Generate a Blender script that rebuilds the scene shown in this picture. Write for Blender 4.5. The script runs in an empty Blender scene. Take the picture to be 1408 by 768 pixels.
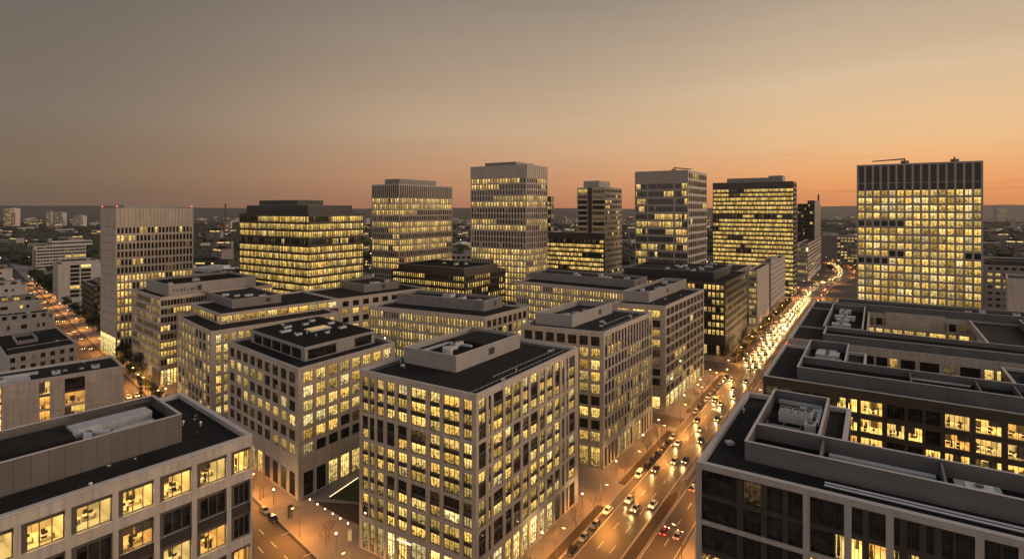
import bpy, math, random
from mathutils import Vector
rad = math.radians
S = bpy.context.scene
COL = S.collection
RNG = random.Random(7)
HC, F, CX, YH = 90.0, 770.0, 704.0, 287.0       # eye height, focal length and horizon in photo pixels
V2 = lambda x, y: Vector((x, y))
V3 = lambda p, z: Vector((p[0], p[1], z))
def gp(px, py, z=0.0):                            # point of the level z seen at a photo pixel
    y = (HC - z) * F / (py - YH)
    return V2((px - CX) / F * y, y)
def at(px, d): return V2((px - CX) / F * d, d)
def hit(O, dv, px):
    k = (px - CX) / F
    return (k * O.y - O.x) / (dv.x - k * dv.y)
QV = V2(.546, .838).normalized(); QN = V2(.838, -.546).normalized()
def st(q, p): return QN * (q - 77.1) + QV * p     # boulevard coordinates: across, along
WV = V2(-.7071, .7071); WN = V2(.7071, .7071)
def ws(s, t): return V2(46.5, 46.5) + WN * s + WV * t   # side avenue coordinates
GU, GV = -QN, QV                                  # directions of the main building grid

# ------------------------------------------------------------------ materials
def nodes(name):
    m = bpy.data.materials.new(name); m.use_nodes = True
    nt = m.node_tree; nt.nodes.clear()
    return m, nt
class NG:
    def __init__(s, nt): s.nt = nt
    def n(s, t, ins=None, **kw):
        nd = s.nt.nodes.new(t)
        for k, v in kw.items(): setattr(nd, k, v)
        for k, v in (ins or {}).items():
            if hasattr(v, 'is_output'): s.nt.links.new(v, nd.inputs[k])
            else: nd.inputs[k].default_value = v
        return nd
    def m(s, op, a, b=0.0, c=None, clamp=False):
        nd = s.n('ShaderNodeMath', operation=op, use_clamp=clamp)
        for i, v in enumerate((a, b) if c is None else (a, b, c)):
            if hasattr(v, 'is_output'): s.nt.links.new(v, nd.inputs[i])
            else: nd.inputs[i].default_value = v
        return nd.outputs[0]
    def mix(s, f, a, b):
        nd = s.n('ShaderNodeMix', data_type='RGBA')
        for i, v in ((0, f), (6, a), (7, b)):
            if hasattr(v, 'is_output'): s.nt.links.new(v, nd.inputs[i])
            elif i: nd.inputs[i].default_value = (*v, 1) if len(v) == 3 else v
            else: nd.inputs[i].default_value = v
        return nd.outputs[2]
    def ramp(s, f, pts):
        nd = s.n('ShaderNodeValToRGB'); e = nd.color_ramp.elements
        while len(e) < len(pts): e.new(.5)
        for k, (p, c) in zip(e, pts): k.position = p; k.color = (*c, 1) if len(c) == 3 else c
        s.nt.links.new(f, nd.inputs[0]); return nd.outputs[0]
def mat(name, col, rough=.8, var=.25, scale=.35, metal=0., spec=.5, seam=None, bump=0., streak=0.):
    m, nt = nodes(name); g = NG(nt)
    tc = g.n('ShaderNodeTexCoord')
    n1 = g.n('ShaderNodeTexNoise', {'Vector': tc.outputs['Object'], 'Scale': scale, 'Detail': 6., 'Roughness': .6})
    n2 = g.n('ShaderNodeTexNoise', {'Vector': tc.outputs['Object'], 'Scale': scale * 9, 'Detail': 3.})
    f = g.m('ADD', g.m('MULTIPLY', n1.outputs['Fac'], .7), g.m('MULTIPLY', n2.outputs['Fac'], .3))
    lo = [c * (1 - var) for c in col]; hi = [min(1, c * (1 + var)) for c in col]
    c = g.mix(g.m('MULTIPLY_ADD', f, 2.4, -.7, clamp=True), lo, hi)
    if streak:
        mp = g.n('ShaderNodeMapping', {'Vector': tc.outputs['Object'], 'Scale': (1.6, 1.6, .07)})
        n3 = g.n('ShaderNodeTexNoise', {'Vector': mp.outputs[0], 'Scale': 1., 'Detail': 4.})
        c = g.mix(g.m('MULTIPLY', g.m('MULTIPLY_ADD', n3.outputs['Fac'], 3., -1.25, clamp=True), streak), c, [x * .45 for x in col])
    if seam:                                       # panel joints (metres along, metres up)
        uv = g.n('ShaderNodeUVMap', uv_map='room')
        br = g.n('ShaderNodeTexBrick', {'Vector': uv.outputs[0], 'Color1': (1, 1, 1, 1), 'Color2': (.86, .86, .86, 1), 'Mortar': (.45, .45, .45, 1), 'Scale': 1.,
              'Mortar Size': seam[2], 'Brick Width': seam[0], 'Row Height': seam[1], 'Bias': 0.}, offset=seam[3] if len(seam) > 3 else .5)
        mm = g.n('ShaderNodeMix', {0: 1.}, data_type='RGBA', blend_type='MULTIPLY')
        nt.links.new(c, mm.inputs[6]); nt.links.new(br.outputs['Color'], mm.inputs[7]); c = mm.outputs[2]
    p = g.n('ShaderNodeBsdfPrincipled', {'Roughness': rough, 'Metallic': metal, 'Specular IOR Level': spec})
    nt.links.new(c, p.inputs['Base Color'])
    nt.links.new(g.m('MULTIPLY_ADD', n1.outputs['Fac'], .3, rough - .15, clamp=True), p.inputs['Roughness'])
    if bump:
        b = g.n('ShaderNodeBump', {'Strength': bump, 'Distance': .05, 'Height': n2.outputs['Fac']})
        nt.links.new(b.outputs[0], p.inputs['Normal'])
    o = g.n('ShaderNodeOutputMaterial'); nt.links.new(p.outputs[0], o.inputs[0])
    return m
def emis(name, col, st_, sampling=None):
    m, nt = nodes(name); g = NG(nt)
    e = g.n('ShaderNodeEmission', {'Color': (*col, 1), 'Strength': st_})
    o = g.n('ShaderNodeOutputMaterial'); nt.links.new(e.outputs[0], o.inputs[0])
    if sampling: m.cycles.emission_sampling = sampling
    return m
def lit_mat(name, gain, cool, warm):
    """a lit office behind glass: desks, cupboards, blinds and lamps as the photo shows them in the panes; uv 'room' in metres, uv 'pane' = (height 0-1, random)"""
    m, nt = nodes(name); g = NG(nt)
    r = g.n('ShaderNodeUVMap', uv_map='room').outputs[0]
    q = g.n('ShaderNodeSeparateXYZ', {0: g.n('ShaderNodeUVMap', uv_map='pane').outputs[0]})
    v, rn = q.outputs[0], q.outputs[1]
    cells = g.n('ShaderNodeTexVoronoi', {'Vector': r, 'Scale': 1.05, 'Randomness': 1.}, distance='CHEBYCHEV', voronoi_dimensions='2D')
    small = g.n('ShaderNodeTexVoronoi', {'Vector': r, 'Scale': 2.1, 'Randomness': .9}, distance='CHEBYCHEV', voronoi_dimensions='2D')
    nz = g.n('ShaderNodeTexNoise', {'Vector': r, 'Scale': .8, 'Detail': 3.}, noise_dimensions='2D')
    cr = g.n('ShaderNodeSeparateColor', {0: cells.outputs['Color']})
    sr = g.n('ShaderNodeSeparateColor', {0: small.outputs['Color']})
    line = g.m('ADD', g.m('MULTIPLY', cr.outputs[1], .42), .14)                  # top of the furniture
    low = g.m('LESS_THAN', v, line)
    dark = g.m('MULTIPLY', low, g.m('GREATER_THAN', sr.outputs[0], .5))
    b = g.m('MULTIPLY_ADD', cr.outputs[0], .45, .65)
    b = g.m('MULTIPLY', b, g.m('MULTIPLY_ADD', nz.outputs['Fac'], .6, .7))
    b = g.m('MULTIPLY', b, g.m('SUBTRACT', 1., g.m('MULTIPLY', dark, .72)))
    speck = g.m('GREATER_THAN', sr.outputs[1], .8)
    b = g.m('MULTIPLY', b, g.m('SUBTRACT', 1., g.m('MULTIPLY', speck, .5)))
    lamp = g.m('MULTIPLY', g.m('GREATER_THAN', v, .78), g.m('GREATER_THAN', sr.outputs[2], .55))
    b = g.m('ADD', b, g.m('MULTIPLY', lamp, .7))
    b = g.m('MULTIPLY', b, g.m('MULTIPLY_ADD', g.m('POWER', rn, 1.4), 1.05, .38))
    c = g.mix(g.m('FRACT', g.m('MULTIPLY', rn, 7.31)), warm, cool); c = g.mix(g.m('MULTIPLY', g.m('GREATER_THAN', g.m('FRACT', g.m('MULTIPLY', rn, 23.7)), .92), .6), c, (1., .80, .40))
    e = g.n('ShaderNodeEmission', {'Color': c, 'Strength': g.m('MULTIPLY', b, gain)})
    gl = g.n('ShaderNodeBsdfGlossy', {'Color': (.5, .5, .5, 1), 'Roughness': .04})
    fr = g.n('ShaderNodeFresnel', {'IOR': 1.35})
    mx = g.n('ShaderNodeMixShader', {0: fr.outputs[0], 1: e.outputs[0], 2: gl.outputs[0]})
    o = g.n('ShaderNodeOutputMaterial'); nt.links.new(mx.outputs[0], o.inputs[0])
    return m
def dark_glass(name, tint, refl):
    m, nt = nodes(name); g = NG(nt)
    r = g.n('ShaderNodeUVMap', uv_map='room').outputs[0]
    cells = g.n('ShaderNodeTexVoronoi', {'Vector': r, 'Scale': .9, 'Randomness': 1.}, distance='CHEBYCHEV', voronoi_dimensions='2D')
    cr = g.n('ShaderNodeSeparateColor', {0: cells.outputs['Color']})
    c = g.mix(cr.outputs[0], [t * .4 for t in tint], [t * 2.2 for t in tint])
    p = g.n('ShaderNodeBsdfPrincipled', {'Base Color': c, 'Roughness': .06, 'Specular IOR Level': refl, 'IOR': 1.5})
    o = g.n('ShaderNodeOutputMaterial'); nt.links.new(p.outputs[0], o.inputs[0])
    return m
def clear_glass(name):
    m, nt = nodes(name); g = NG(nt)
    t = g.n('ShaderNodeBsdfTransparent'); gl = g.n('ShaderNodeBsdfGlossy', {'Roughness': .02})
    fr = g.n('ShaderNodeFresnel', {'IOR': 1.4})
    mx = g.n('ShaderNodeMixShader', {0: fr.outputs[0], 1: t.outputs[0], 2: gl.outputs[0]})
    o = g.n('ShaderNodeOutputMaterial'); nt.links.new(mx.outputs[0], o.inputs[0])
    return m
M = {}
M['stone'] = mat('beige_stone', (.50, .435, .365), .85, .13, .15, seam=(3.1, 1.25, .012, 0.), streak=.5)
M['stone2'] = mat('grey_beige_stone', (.46, .41, .355), .85, .13, .15, seam=(2.6, 1.4, .012, 0.), streak=.5)
M['pale'] = mat('pale_concrete', (.42, .37, .32), .9, .16, .12, seam=(4.2, 1.5, .01, .5), streak=.5)
M['render'] = mat('pale_render', (.40, .39, .375), .9, .14, .2, streak=.55)
M['grey'] = mat('grey_cladding', (.23, .21, .195), .6, .15, .2, seam=(1.5, 40., .03, 0.))
M['greyfin'] = mat('grey_metal_fins', (.27, .245, .22), .55, .12, .2)
M['brown'] = mat('dark_brown_metal', (.035, .028, .024), .5, .25, .3)
M['bronze'] = mat('bronze_cladding', (.05, .04, .032), .45, .25, .3, seam=(1.3, 3., .02, 0.))
M['black'] = mat('black_metal', (.014, .013, .013), .45, .3, .3)
M['sidebronze'] = mat('bronze_metal_facade', (.13, .075, .045), .5, .2, .3)
M['frame'] = mat('window_frame_metal', (.03, .026, .022), .5, .2, .5)
M['surround'] = mat('brown_window_surround', (.085, .068, .056), .55, .15, .5)
M['palefr'] = mat('grey_window_frame', (.10, .09, .08), .5, .2, .5)
M['roof'] = mat('bitumen_roof', (.022, .021, .021), .92, .6, .22, spec=.15, bump=.4, seam=(9., 1.05, .035, .5))
M['roofg'] = mat('gravel_roof', (.028, .027, .027), .95, .55, .35, spec=.15, bump=.5)
M['coping'] = mat('zinc_coping', (.46, .44, .43), .45, .12, .5)
M['panel'] = mat('roof_plant_panels', (.19, .18, .176), .55, .12, .2, seam=(1.9, 30., .035, 0.))
M['panelp'] = mat('pale_roof_plant_panels', (.29, .275, .265), .6, .1, .2, seam=(3.4, 30., .03, 0.))
M['paneld'] = mat('slate_metal_panels', (.10, .105, .115), .5, .15, .2, seam=(2.6, 30., .03, 0.))
M['louvre'] = mat('louvred_metal', (.17, .17, .175), .5, .12, .2, seam=(60., .28, .07, 0.))
M['zinc'] = mat('galvanised_duct', (.52, .55, .58), .4, .15, .8, metal=.4)
M['unit'] = mat('roof_unit_paint', (.45, .47, .48), .5, .15, .8)
M['asphalt'] = mat('asphalt', (.06, .054, .05), .5, .3, .12, bump=.25)
M['asphalt2'] = mat('worn_asphalt', (.07, .062, .056), .75, .3, .15)
M['pave'] = mat('paving_slabs', (.21, .19, .17), .85, .22, .2, bump=.2)
M['kerb'] = mat('granite_kerb', (.26, .245, .23), .85, .15, .6)
M['paint'] = mat('road_paint', (.62, .6, .55), .7, .2, 1.2)
M['soil'] = mat('planting_soil', (.045, .035, .024), .95, .5, .8, bump=.5)
M['grass'] = mat('lawn_turf', (.03, .04, .016), .95, .4, .9, bump=.4)
M['land'] = mat('city_ground', (.028, .026, .022), .95, .6, .01)
M['hill'] = mat('wooded_hill', (.035, .038, .035), .95, .4, .002)
M['leafd'] = mat('dark_foliage', (.028, .034, .018), .8, .5, .5)
M['leafw'] = mat('hedge_foliage', (.05, .06, .02), .8, .5, 1.)
M['bark'] = mat('tree_bark', (.07, .05, .038), .9, .3, 2.)
M['tyre'] = mat('tyre_rubber', (.012, .012, .012), .85, .2, 3.)
M['steel'] = mat('painted_steel', (.10, .10, .10), .45, .2, 1., metal=.5)
M['carglass'] = mat('car_glass', (.012, .013, .015), .06, .1, 1., spec=.8)
for k, c in dict(white=(.72, .71, .68), silver=(.38, .38, .38), black=(.012, .012, .014), grey=(.10, .105, .11), blue=(.02, .035, .075), red=(.20, .02, .015)).items():
    M['car_' + k] = mat('car_paint_' + k, c, .28, .05, .5, metal=.4 if k in ('silver', 'grey') else 0., spec=.6)
M['lit'] = lit_mat('lit_office_pane', 1.12, (1., .71, .22), (1., .57, .115))
M['shop'] = lit_mat('lit_shop_pane', 1.5, (1., .77, .30), (1., .6, .14))
M['faint'] = lit_mat('dim_office_pane', .11, (1., .72, .34), (1., .55, .2))
M['glass'] = dark_glass('unlit_window_glass', (.016, .014, .013), .5)
M['glassg'] = dark_glass('green_window_glass', (.016, .022, .014), .6)
M['clear'] = clear_glass('clear_window_glass')
M['bulb'] = emis('sodium_lamp_glow', (1., .55, .18), 40., 'NONE')
M['bulbw'] = emis('white_lamp_glow', (1., .74, .38), 14., 'NONE')
M['farbulb'] = emis('far_lamp_glow', (1., .66, .30), 9., 'NONE')
M['head'] = emis('headlight_glow', (1., .70, .28), 15., 'NONE')
M['tail'] = emis('tail_light_glow', (1., .10, .03), 14., 'NONE')
M['beacon'] = emis('red_beacon_glow', (1., .06, .03), 8., 'NONE')
M['panelight'] = emis('ceiling_light_panel', (1., .70, .25), 24.)
M['strip'] = emis('light_strip_glow', (1., .74, .36), 3.)
M['sky_light'] = emis('skylight_glow', (1., .66, .25), .55)
M['roomwall'] = mat('office_wall_paint', (.78, .70, .50), .9, .05, .4)
M['roomgrey'] = mat('office_grey_wall', (.5, .47, .40), .9, .05, .4)
M['roomwood'] = mat('office_timber_wall', (.55, .42, .27), .7, .2, .8)
M['blind'] = mat('fabric_blind', (.55, .47, .34), .9, .1, 1., seam=(20., .12, .15, 0.))
M['desk'] = mat('desk_laminate', (.55, .46, .34), .6, .1, 1.)
M['dim'] = mat('office_chair_fabric', (.04, .035, .03), .9, .2, 1.)

# ------------------------------------------------------------------ mesh building
class MB:
    def __init__(s): s.v = []; s.f = []; s.m = []; s.ua = []; s.ub = []; s.key = {}; s.hasuv = False
    def vi(s, p):
        k = (round(p[0], 3), round(p[1], 3), round(p[2], 3))
        i = s.key.get(k)
        if i is None: i = len(s.v); s.key[k] = i; s.v.append(k)
        return i
    def face(s, pts, mi=0, ua=None, ub=None):
        ids = [s.vi(p) for p in pts]
        if len(set(ids)) < len(ids): return
        s.f.append(ids); s.m.append(mi); s.ua.append(ua); s.ub.append(ub)
        if ua: s.hasuv = True
    def obox(s, o, ax, ay, az, mi=0, bottom=True):
        o, ax, ay, az = (Vector(t) for t in (o, ax, ay, az))
        if ax.cross(ay).dot(az) < 0: ax, ay = ay, ax
        p = [o, o + ax, o + ax + ay, o + ay]; q = [t + az for t in p]
        la, lb = ax.length, ay.length; h = az.length; z = o.z
        s.face([q[0], q[1], q[2], q[3]], mi, [(0, 0), (la, 0), (la, lb), (0, lb)])
        if bottom: s.face([p[3], p[2], p[1], p[0]], mi, [(0, 0), (la, 0), (la, lb), (0, lb)])
        for i, l in ((0, la), (1, lb), (2, la), (3, lb)):
            j = (i + 1) % 4
            s.face([p[i], p[j], q[j], q[i]], mi, [(0, z), (l, z), (l, z + h), (0, z + h)])
    def box(s, x0, x1, y0, y1, z0, z1, mi=0): s.obox((x0, y0, z0), (x1 - x0, 0, 0), (0, y1 - y0, 0), (0, 0, z1 - z0), mi)
    def tube(s, a, b, r0, r1=None, n=6, mi=0, caps=True):
        a, b = Vector(a), Vector(b); r1 = r0 if r1 is None else r1
        d = (b - a).normalized(); u = d.orthogonal().normalized(); w = d.cross(u)
        ring = lambda c, r: [c + (u * math.cos(2 * math.pi * i / n) + w * math.sin(2 * math.pi * i / n)) * r for i in range(n)]
        A, B_ = ring(a, r0), ring(b, r1)
        for i in range(n): s.face([A[i], A[(i + 1) % n], B_[(i + 1) % n], B_[i]], mi)
        if caps: s.face(A[::-1], mi); s.face(B_, mi)
    def build(s, name, mats, parent=None, smooth=False, loc=None):
        base = Vector(loc) if loc is not None else Vector((0, 0, 0))
        if parent is not None:
            t = parent
            while t.parent is not None: t = t.parent
            base = t.location.copy()
        me = bpy.data.meshes.new(name)
        me.from_pydata([(v[0] - base.x, v[1] - base.y, v[2] - base.z) for v in s.v], [], s.f)
        for m in (mats if isinstance(mats, (list, tuple)) else [mats]): me.materials.append(m)
        me.polygons.foreach_set('material_index', s.m)
        if smooth: me.polygons.foreach_set('use_smooth', [True] * len(s.f))
        if s.hasuv:
            for nm, src in (('room', s.ua), ('pane', s.ub)):
                if nm == 'pane' and not any(src): continue
                l = me.uv_layers.new(name=nm); flat = []
                for f, u in zip(s.f, src):
                    for k in range(len(f)): flat.extend(u[k] if u else (0., 0.))
                l.data.foreach_set('uv', flat)
        me.update()
        o = bpy.data.objects.new(name, me); COL.objects.link(o)
        if parent is not None: o.parent = parent
        elif loc is not None: o.location = base
        return o
def tag(o, label=None, cat=None, group=None, kind=None):
    for k, v in (('label', label), ('category', cat), ('group', group), ('kind', kind)):
        if v: o[k] = v
    return o
def thing(name, label, cat, loc=(0, 0, 0), group=None):
    o = bpy.data.objects.new(name, None); COL.objects.link(o); o.location = loc; o.empty_display_size = .5
    return tag(o, label, cat, group)
CHILD = {}
def dup(root, loc, rz=0., sc=None, label=None, group=None):
    r = root.copy(); COL.objects.link(r); r.location = loc; r.rotation_euler = (0, 0, rz)
    if sc: r.scale = sc
    if label: r['label'] = label
    if group: r['group'] = group
    for ch in kids(root):
        c = ch.copy(); COL.objects.link(c); c.parent = r
        for g in kids(ch):
            d = g.copy(); COL.objects.link(d); d.parent = c
    return r
def kids(o):
    if o.name not in CHILD: CHILD[o.name] = list(o.children)
    return CHILD[o.name]
def inset(poly, d):
    n = len(poly); out = []; D = d if isinstance(d, (list, tuple)) else [d] * n   # one distance per edge
    for i in range(n):
        a, b, c = poly[i - 1], poly[i], poly[(i + 1) % n]
        e, f = (b - a).normalized(), (c - b).normalized()
        p1 = a + V2(-e.y, e.x) * D[i - 1]; p2 = b + V2(-f.y, f.x) * D[i]
        cr = e.x * f.y - e.y * f.x
        t = ((p2.x - p1.x) * f.y - (p2.y - p1.y) * f.x) / cr
        out.append(p1 + e * t)
    return out
def ring(mb, poly, z0, z1, t, mi=0, mtop=None, edges=None):
    """a wall of thickness t standing on a polygon"""
    q = inset(poly, t); n = len(poly)
    for i in range(n):
        if edges and i not in edges: continue
        j = (i + 1) % n; l = (poly[j] - poly[i]).length
        mb.face([V3(poly[i], z0), V3(poly[j], z0), V3(poly[j], z1), V3(poly[i], z1)], mi, [(0, z0), (l, z0), (l, z1), (0, z1)])
        mb.face([V3(q[j], z0), V3(q[i], z0), V3(q[i], z1), V3(q[j], z1)], mi, [(0, z0), (l, z0), (l, z1), (0, z1)])
        mb.face([V3(poly[i], z1), V3(poly[j], z1), V3(q[j], z1), V3(q[i], z1)], mi if mtop is None else mtop, [(0, 0), (l, 0), (l, t), (0, t)])
def slab(mb, poly, z0, z1, mi=0):
    n = len(poly)
    mb.face([V3(p, z1) for p in poly], mi, [(p.x, p.y) for p in poly])
    for i in range(n):
        j = (i + 1) % n; l = (poly[j] - poly[i]).length
        mb.face([V3(poly[i], z0), V3(poly[j], z0), V3(poly[j], z1), V3(poly[i], z1)], mi, [(0, z0), (l, z0), (l, z1), (0, z1)])

# ------------------------------------------------------------------ facades
def lit_runs(n, p, run, rng):
    out = []; cur = rng.random() < p
    for _ in range(n):
        out.append(cur)
        if rng.random() < 1. / run: cur = rng.random() < p
    return out
class Bld:
    def __init__(s, name, label, cat, at_, group=None, seed=1, keep=100):
        s.root = thing(name, label, cat, (at_.x, at_.y, 0), group); s.win = []; s.rng = random.Random(seed); s.keep = keep
    def facade(s, mb, A, B_, z0, H, T, k):
        r = B_ - A; w = r.length; r = r / w; n = V2(r.y, -r.x); rng = s.rng
        P = lambda a, z, d=0.: V3(A + r * a - n * d, z)
        if T is None:
            mb.face([P(0, z0), P(w, z0), P(w, H), P(0, H)], 0, [(0, z0), (w, z0), (w, H), (0, H)]); return
        e = T.get('edge', .8)
        if 'px' in T:
            bays = sorted(tuple(sorted((hit(A, r, a), hit(A, r, b)))) for a, b in T['px'])
            bays = [b for b in bays if b[0] > .05 and b[1] < w - .05]
        elif 'fr' in T: bays = [(a * w, b * w) for a, b in T['fr']]
        else:
            nb = T['n']; pitch = (w - 2 * e) / nb; g = pitch * T.get('pier', .3) / 2
            bays = [(e + i * pitch + g, e + (i + 1) * pitch - g) for i in range(nb)]
        fh, wh = T['fh'], T['wh']; z = H - T.get('top', 1.4); rows = []; gz = z0 + T.get('gz', 0.)
        for ch, kind in T.get('crown', ()):
            rows.append((z - ch, z, kind, -1)); z -= ch + T.get('gap', .5)
        gs = T.get('groups') or [1] * int((z - gz + .3) / fh)
        ri = 0
        for gi, gcount in enumerate(gs):
            for q in range(gcount):
                if z - wh < gz - .5: break
                rows.append((z - wh, z, 'w', ri)); ri += 1; z -= wh
                if q < gcount - 1: rows.append((z - (fh - wh), z, 's', -1)); z -= fh - wh
            z -= fh - wh
        if T.get('gz'): rows.append((z0 + .25, min(gz - .9, z + .2), 'g', 99))
        rows.sort(); cells = []; zc = z0
        for (zb, zt, kd, ri) in rows:
            if zb > zc + 1e-3: cells.append((zc, zb, 0, None))
            cells.append((zb, zt, kd, ri)); zc = zt
        if zc < H - 1e-3: cells.append((zc, H, 0, None))
        dw, ds = T.get('dw', .38), T.get('ds', .16)
        xs = [0.]
        for a, b in bays: xs += [a, b]
        xs.append(w); nx = len(xs) - 1
        D = lambda kd, i: 0. if not kd or i % 2 == 0 else (ds if kd == 's' else dw)
        for ci, (zb, zt, kd, ri) in enumerate(cells):
            if not kd: mb.face([P(0, zb), P(w, zb), P(w, zt), P(0, zt)], 0, [(0, zb), (w, zb), (w, zt), (0, zt)])
            else:
                pat = None
                if kd in 'wg':
                    p_ = T.get('rows', {}).get(ri, T.get('p', .6)) if kd == 'w' else T.get('gp', .6)
                    pat = lit_runs(len(bays), p_, T.get('run', 3), rng)
                for i in range(nx):
                    a, b = xs[i], xs[i + 1]; d = D(kd, i)
                    if i % 2 == 0: mb.face([P(a, zb), P(b, zb), P(b, zt), P(a, zt)], 0, [(a, zb), (b, zb), (b, zt), (a, zt)])
                    else:
                        if kd == 's': mb.face([P(a, zb, d), P(b, zb, d), P(b, zt, d), P(a, zt, d)], 1, [(a, zb), (b, zb), (b, zt), (a, zt)])
                        else:
                            lt = pat[i // 2]; c3 = P((a + b) / 2, (zb + zt) / 2)
                            fn = T.get('litfn')
                            if fn: lt = fn(ri, i // 2, lt)
                            m_ = 'shop' if lt and kd == 'g' else 'lit' if lt else ('faint' if rng.random() < T.get('fp', .12) else T.get('glass', 'glass'))
                            s.win.append(dict(P=P, r=r, n=n, a=a, b=b, zb=zb, zt=zt, d=dw, nm=T.get('nm', 2) if kd == 'w' else T.get('gnm', T.get('nm', 2)), tr=T.get('tr', 0) if kd == 'w' else .3,
                                 m=m_, rn=rng.random(), fw=T.get('fw', .09), lod=T.get('lod', 1), fm=T.get('fm', 'frame'), dist=(c3 - Vector((0, 0, HC))).length, room=T.get('room') and lt and kd == 'w', sur=T.get('sur'), ri=ri))
                        for x_, dr in ((a, 1), (b, -1)):
                            q = [P(x_, zb), P(x_, zb, d), P(x_, zt, d), P(x_, zt)]
                            mb.face(q if dr > 0 else q[::-1], 0, [(0, zb), (d, zb), (d, zt), (0, zt)])
            # horizontal reveals to the next cell row
            if ci + 1 < len(cells):
                k2 = cells[ci + 1][2]
                for i in range(1, nx, 2):
                    d1, d2 = D(kd, i), D(k2, i)
                    if abs(d1 - d2) > 1e-4:
                        a, b = xs[i], xs[i + 1]; q = [P(a, zt, d1), P(b, zt, d1), P(b, zt, d2), P(a, zt, d2)]
                        mb.face(q, 0, [(a, 0), (b, 0), (b, .3), (a, .3)])
    def vol(s, poly, H, T, wall='stone', sp='brown', z0=0., roof='roof', par=.7, cop='coping', name='wall', cw=.55, rname='roof', edges=None, strip=False):
        """poly = [L, N, R, B]; T = styles of the sides L-N, N-R, R-B, B-L"""
        mb = MB(); n = len(poly); ed = list(range(n)) if edges is None else edges
        for i in range(n): s.facade(mb, poly[i], poly[(i + 1) % n], z0, H, T[i] if i < len(T) else None, i)
        w = mb.build(name, [M[wall], M[sp]], s.root)
        q = inset(poly, [cw if i in ed else 0. for i in range(n)]); ux = (poly[0] - poly[1]).normalized(); uy = V2(-ux.y, ux.x)
        rb = MB(); rb.face([V3(p, H - par) for p in q], 0, [((p - poly[1]).dot(ux), (p - poly[1]).dot(uy)) for p in q]); ro = rb.build(rname, M[roof], s.root)
        if strip:
            gb = MB(); qa = inset(poly, cw + .05); qb = inset(poly, cw + 1.3); qc = inset(poly, cw + 1.5)
            for a_, c_, m_ in ((qa, qb, 0), (qb, qc, 1)):
                for i in range(n): j = (i + 1) % n; gb.face([V3(a_[i], H - par + .02), V3(a_[j], H - par + .02), V3(c_[j], H - par + .02), V3(c_[i], H - par + .02)], m_)
            gb.build('gravel_strip', [M['roofg'], M['unit']], ro)
        cb = MB(); out = inset(poly, [-.09 if i in ed else 0. for i in range(n)])
        ring(cb, out, H + .002, H + .14, cw + .09, edges=ed)
        qi = inset(out, cw + .09)
        for i in ed:
            j = (i + 1) % n
            cb.face([V3(qi[j], H - par), V3(qi[i], H - par), V3(qi[i], H + .01), V3(qi[j], H + .01)], 0, [(0, 0), (1, 0), (1, .5), (0, .5)])
        cb.build('coping', M[cop], s.root)
        s.poly, s.H, s.zr = poly, H, H - par
        return w
    def at(s, a, b):                                # a along N-L, b along N-R (fractions)
        L, N, R = s.poly[0], s.poly[1], s.poly[2]
        return N + (L - N) * a + (R - N) * b
    def quad(s, a0, a1, b0, b1): return [s.at(a1, b0), s.at(a0, b0), s.at(a0, b1), s.at(a1, b1)]
    def pent(s, poly, h, m='panel', pit=1.1, roof='roofg', z0=None, name='plant_enclosure', vents=1, units=3, t=.3):
        z0 = s.zr if z0 is None else z0
        mb = MB(); ring(mb, poly, z0, z0 + h, t); o = mb.build(name, M[m], s.root)
        q = inset(poly, t); rb = MB(); rb.face([V3(p, z0 + h - pit) for p in q]); rb.build('enclosure_roof', M[roof], s.root)
        cb = MB(); ring(cb, inset(poly, -.05), z0 + h + .002, z0 + h + .08, t + .1); cb.build('enclosure_coping', M['coping'], o)
        zf = z0 + h - pit; L, N, R, B_ = poly; u, v = L - N, R - N
        pt = lambda a, b: N + u * a + v * b
        for _ in range(units):
            a, b = s.rng.uniform(.1, .62), s.rng.uniform(.06, .8)
            hvac(s.root, pt(a, b), u.normalized(), v.normalized(), s.rng.uniform(1.4, 2.6), s.rng.uniform(1.8, 4.2), zf, s.rng.uniform(.7, min(1.5, pit + .3)))
        for i in range(vents):
            lv = MB(); vl = v.length; a = s.rng.uniform(.25, .7); ww = min(2.2, vl * .12)
            nrm = V2(v.y, -v.x).normalized(); c = N + v * a + nrm * .03
            lv.obox(V3(c, z0 + h * .3), V3(v.normalized() * ww, 0), V3(-nrm * .1, 0), (0, 0, h * .45)); lv.build('vent_grille', M['frame'], o)
        return o
    def finish(s):
        s.win.sort(key=lambda w: w['dist'])
        rest = MB(); nrest = 0
        mats = [M['glass'], M['lit'], M['shop'], M['faint'], M['glassg'], M['clear']]
        idx = dict(glass=0, lit=1, shop=2, faint=3, glassg=4, clear=5); fmi = {}
        for i, w in enumerate(s.win):
            if i < s.keep:
                pm = MB(); pane(pm, w, 0)
                mk = 'clear' if w['room'] else w['m']
                if w['lod'] >= 2:
                    o = pm.build('window', [M[mk]], s.root)
                    fm = MB(); frame(fm, w, 0); fm.build('window_frame', [M[w['fm']]], o)
                    if w['room']: room(s, w)
                else:
                    frame(pm, w, 1); pm.build('window', [M[mk], M[w['fm']]], s.root)
            else:
                if w['fm'] not in fmi: fmi[w['fm']] = len(mats); mats.append(M[w['fm']])
                pane(rest, w, idx[w['m']]); frame(rest, w, fmi[w['fm']]); nrest += 1
        if nrest: rest.build('glazing', mats, s.root)['kind'] = 'stuff'
def pane(mb, w, mi):
    a, b, zb, zt, d, P = w['a'], w['b'], w['zb'], w['zt'], w['d'], w['P']
    ou, ov = w['rn'] * 977., w['rn'] * 331.; rn = w['rn']
    mb.face([P(a, zb, d), P(b, zb, d), P(b, zt, d), P(a, zt, d)], mi, [(ou, ov), (ou + b - a, ov), (ou + b - a, ov + zt - zb), (ou, ov + zt - zb)], [(0, rn), (0, rn), (1, rn), (1, rn)])
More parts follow.
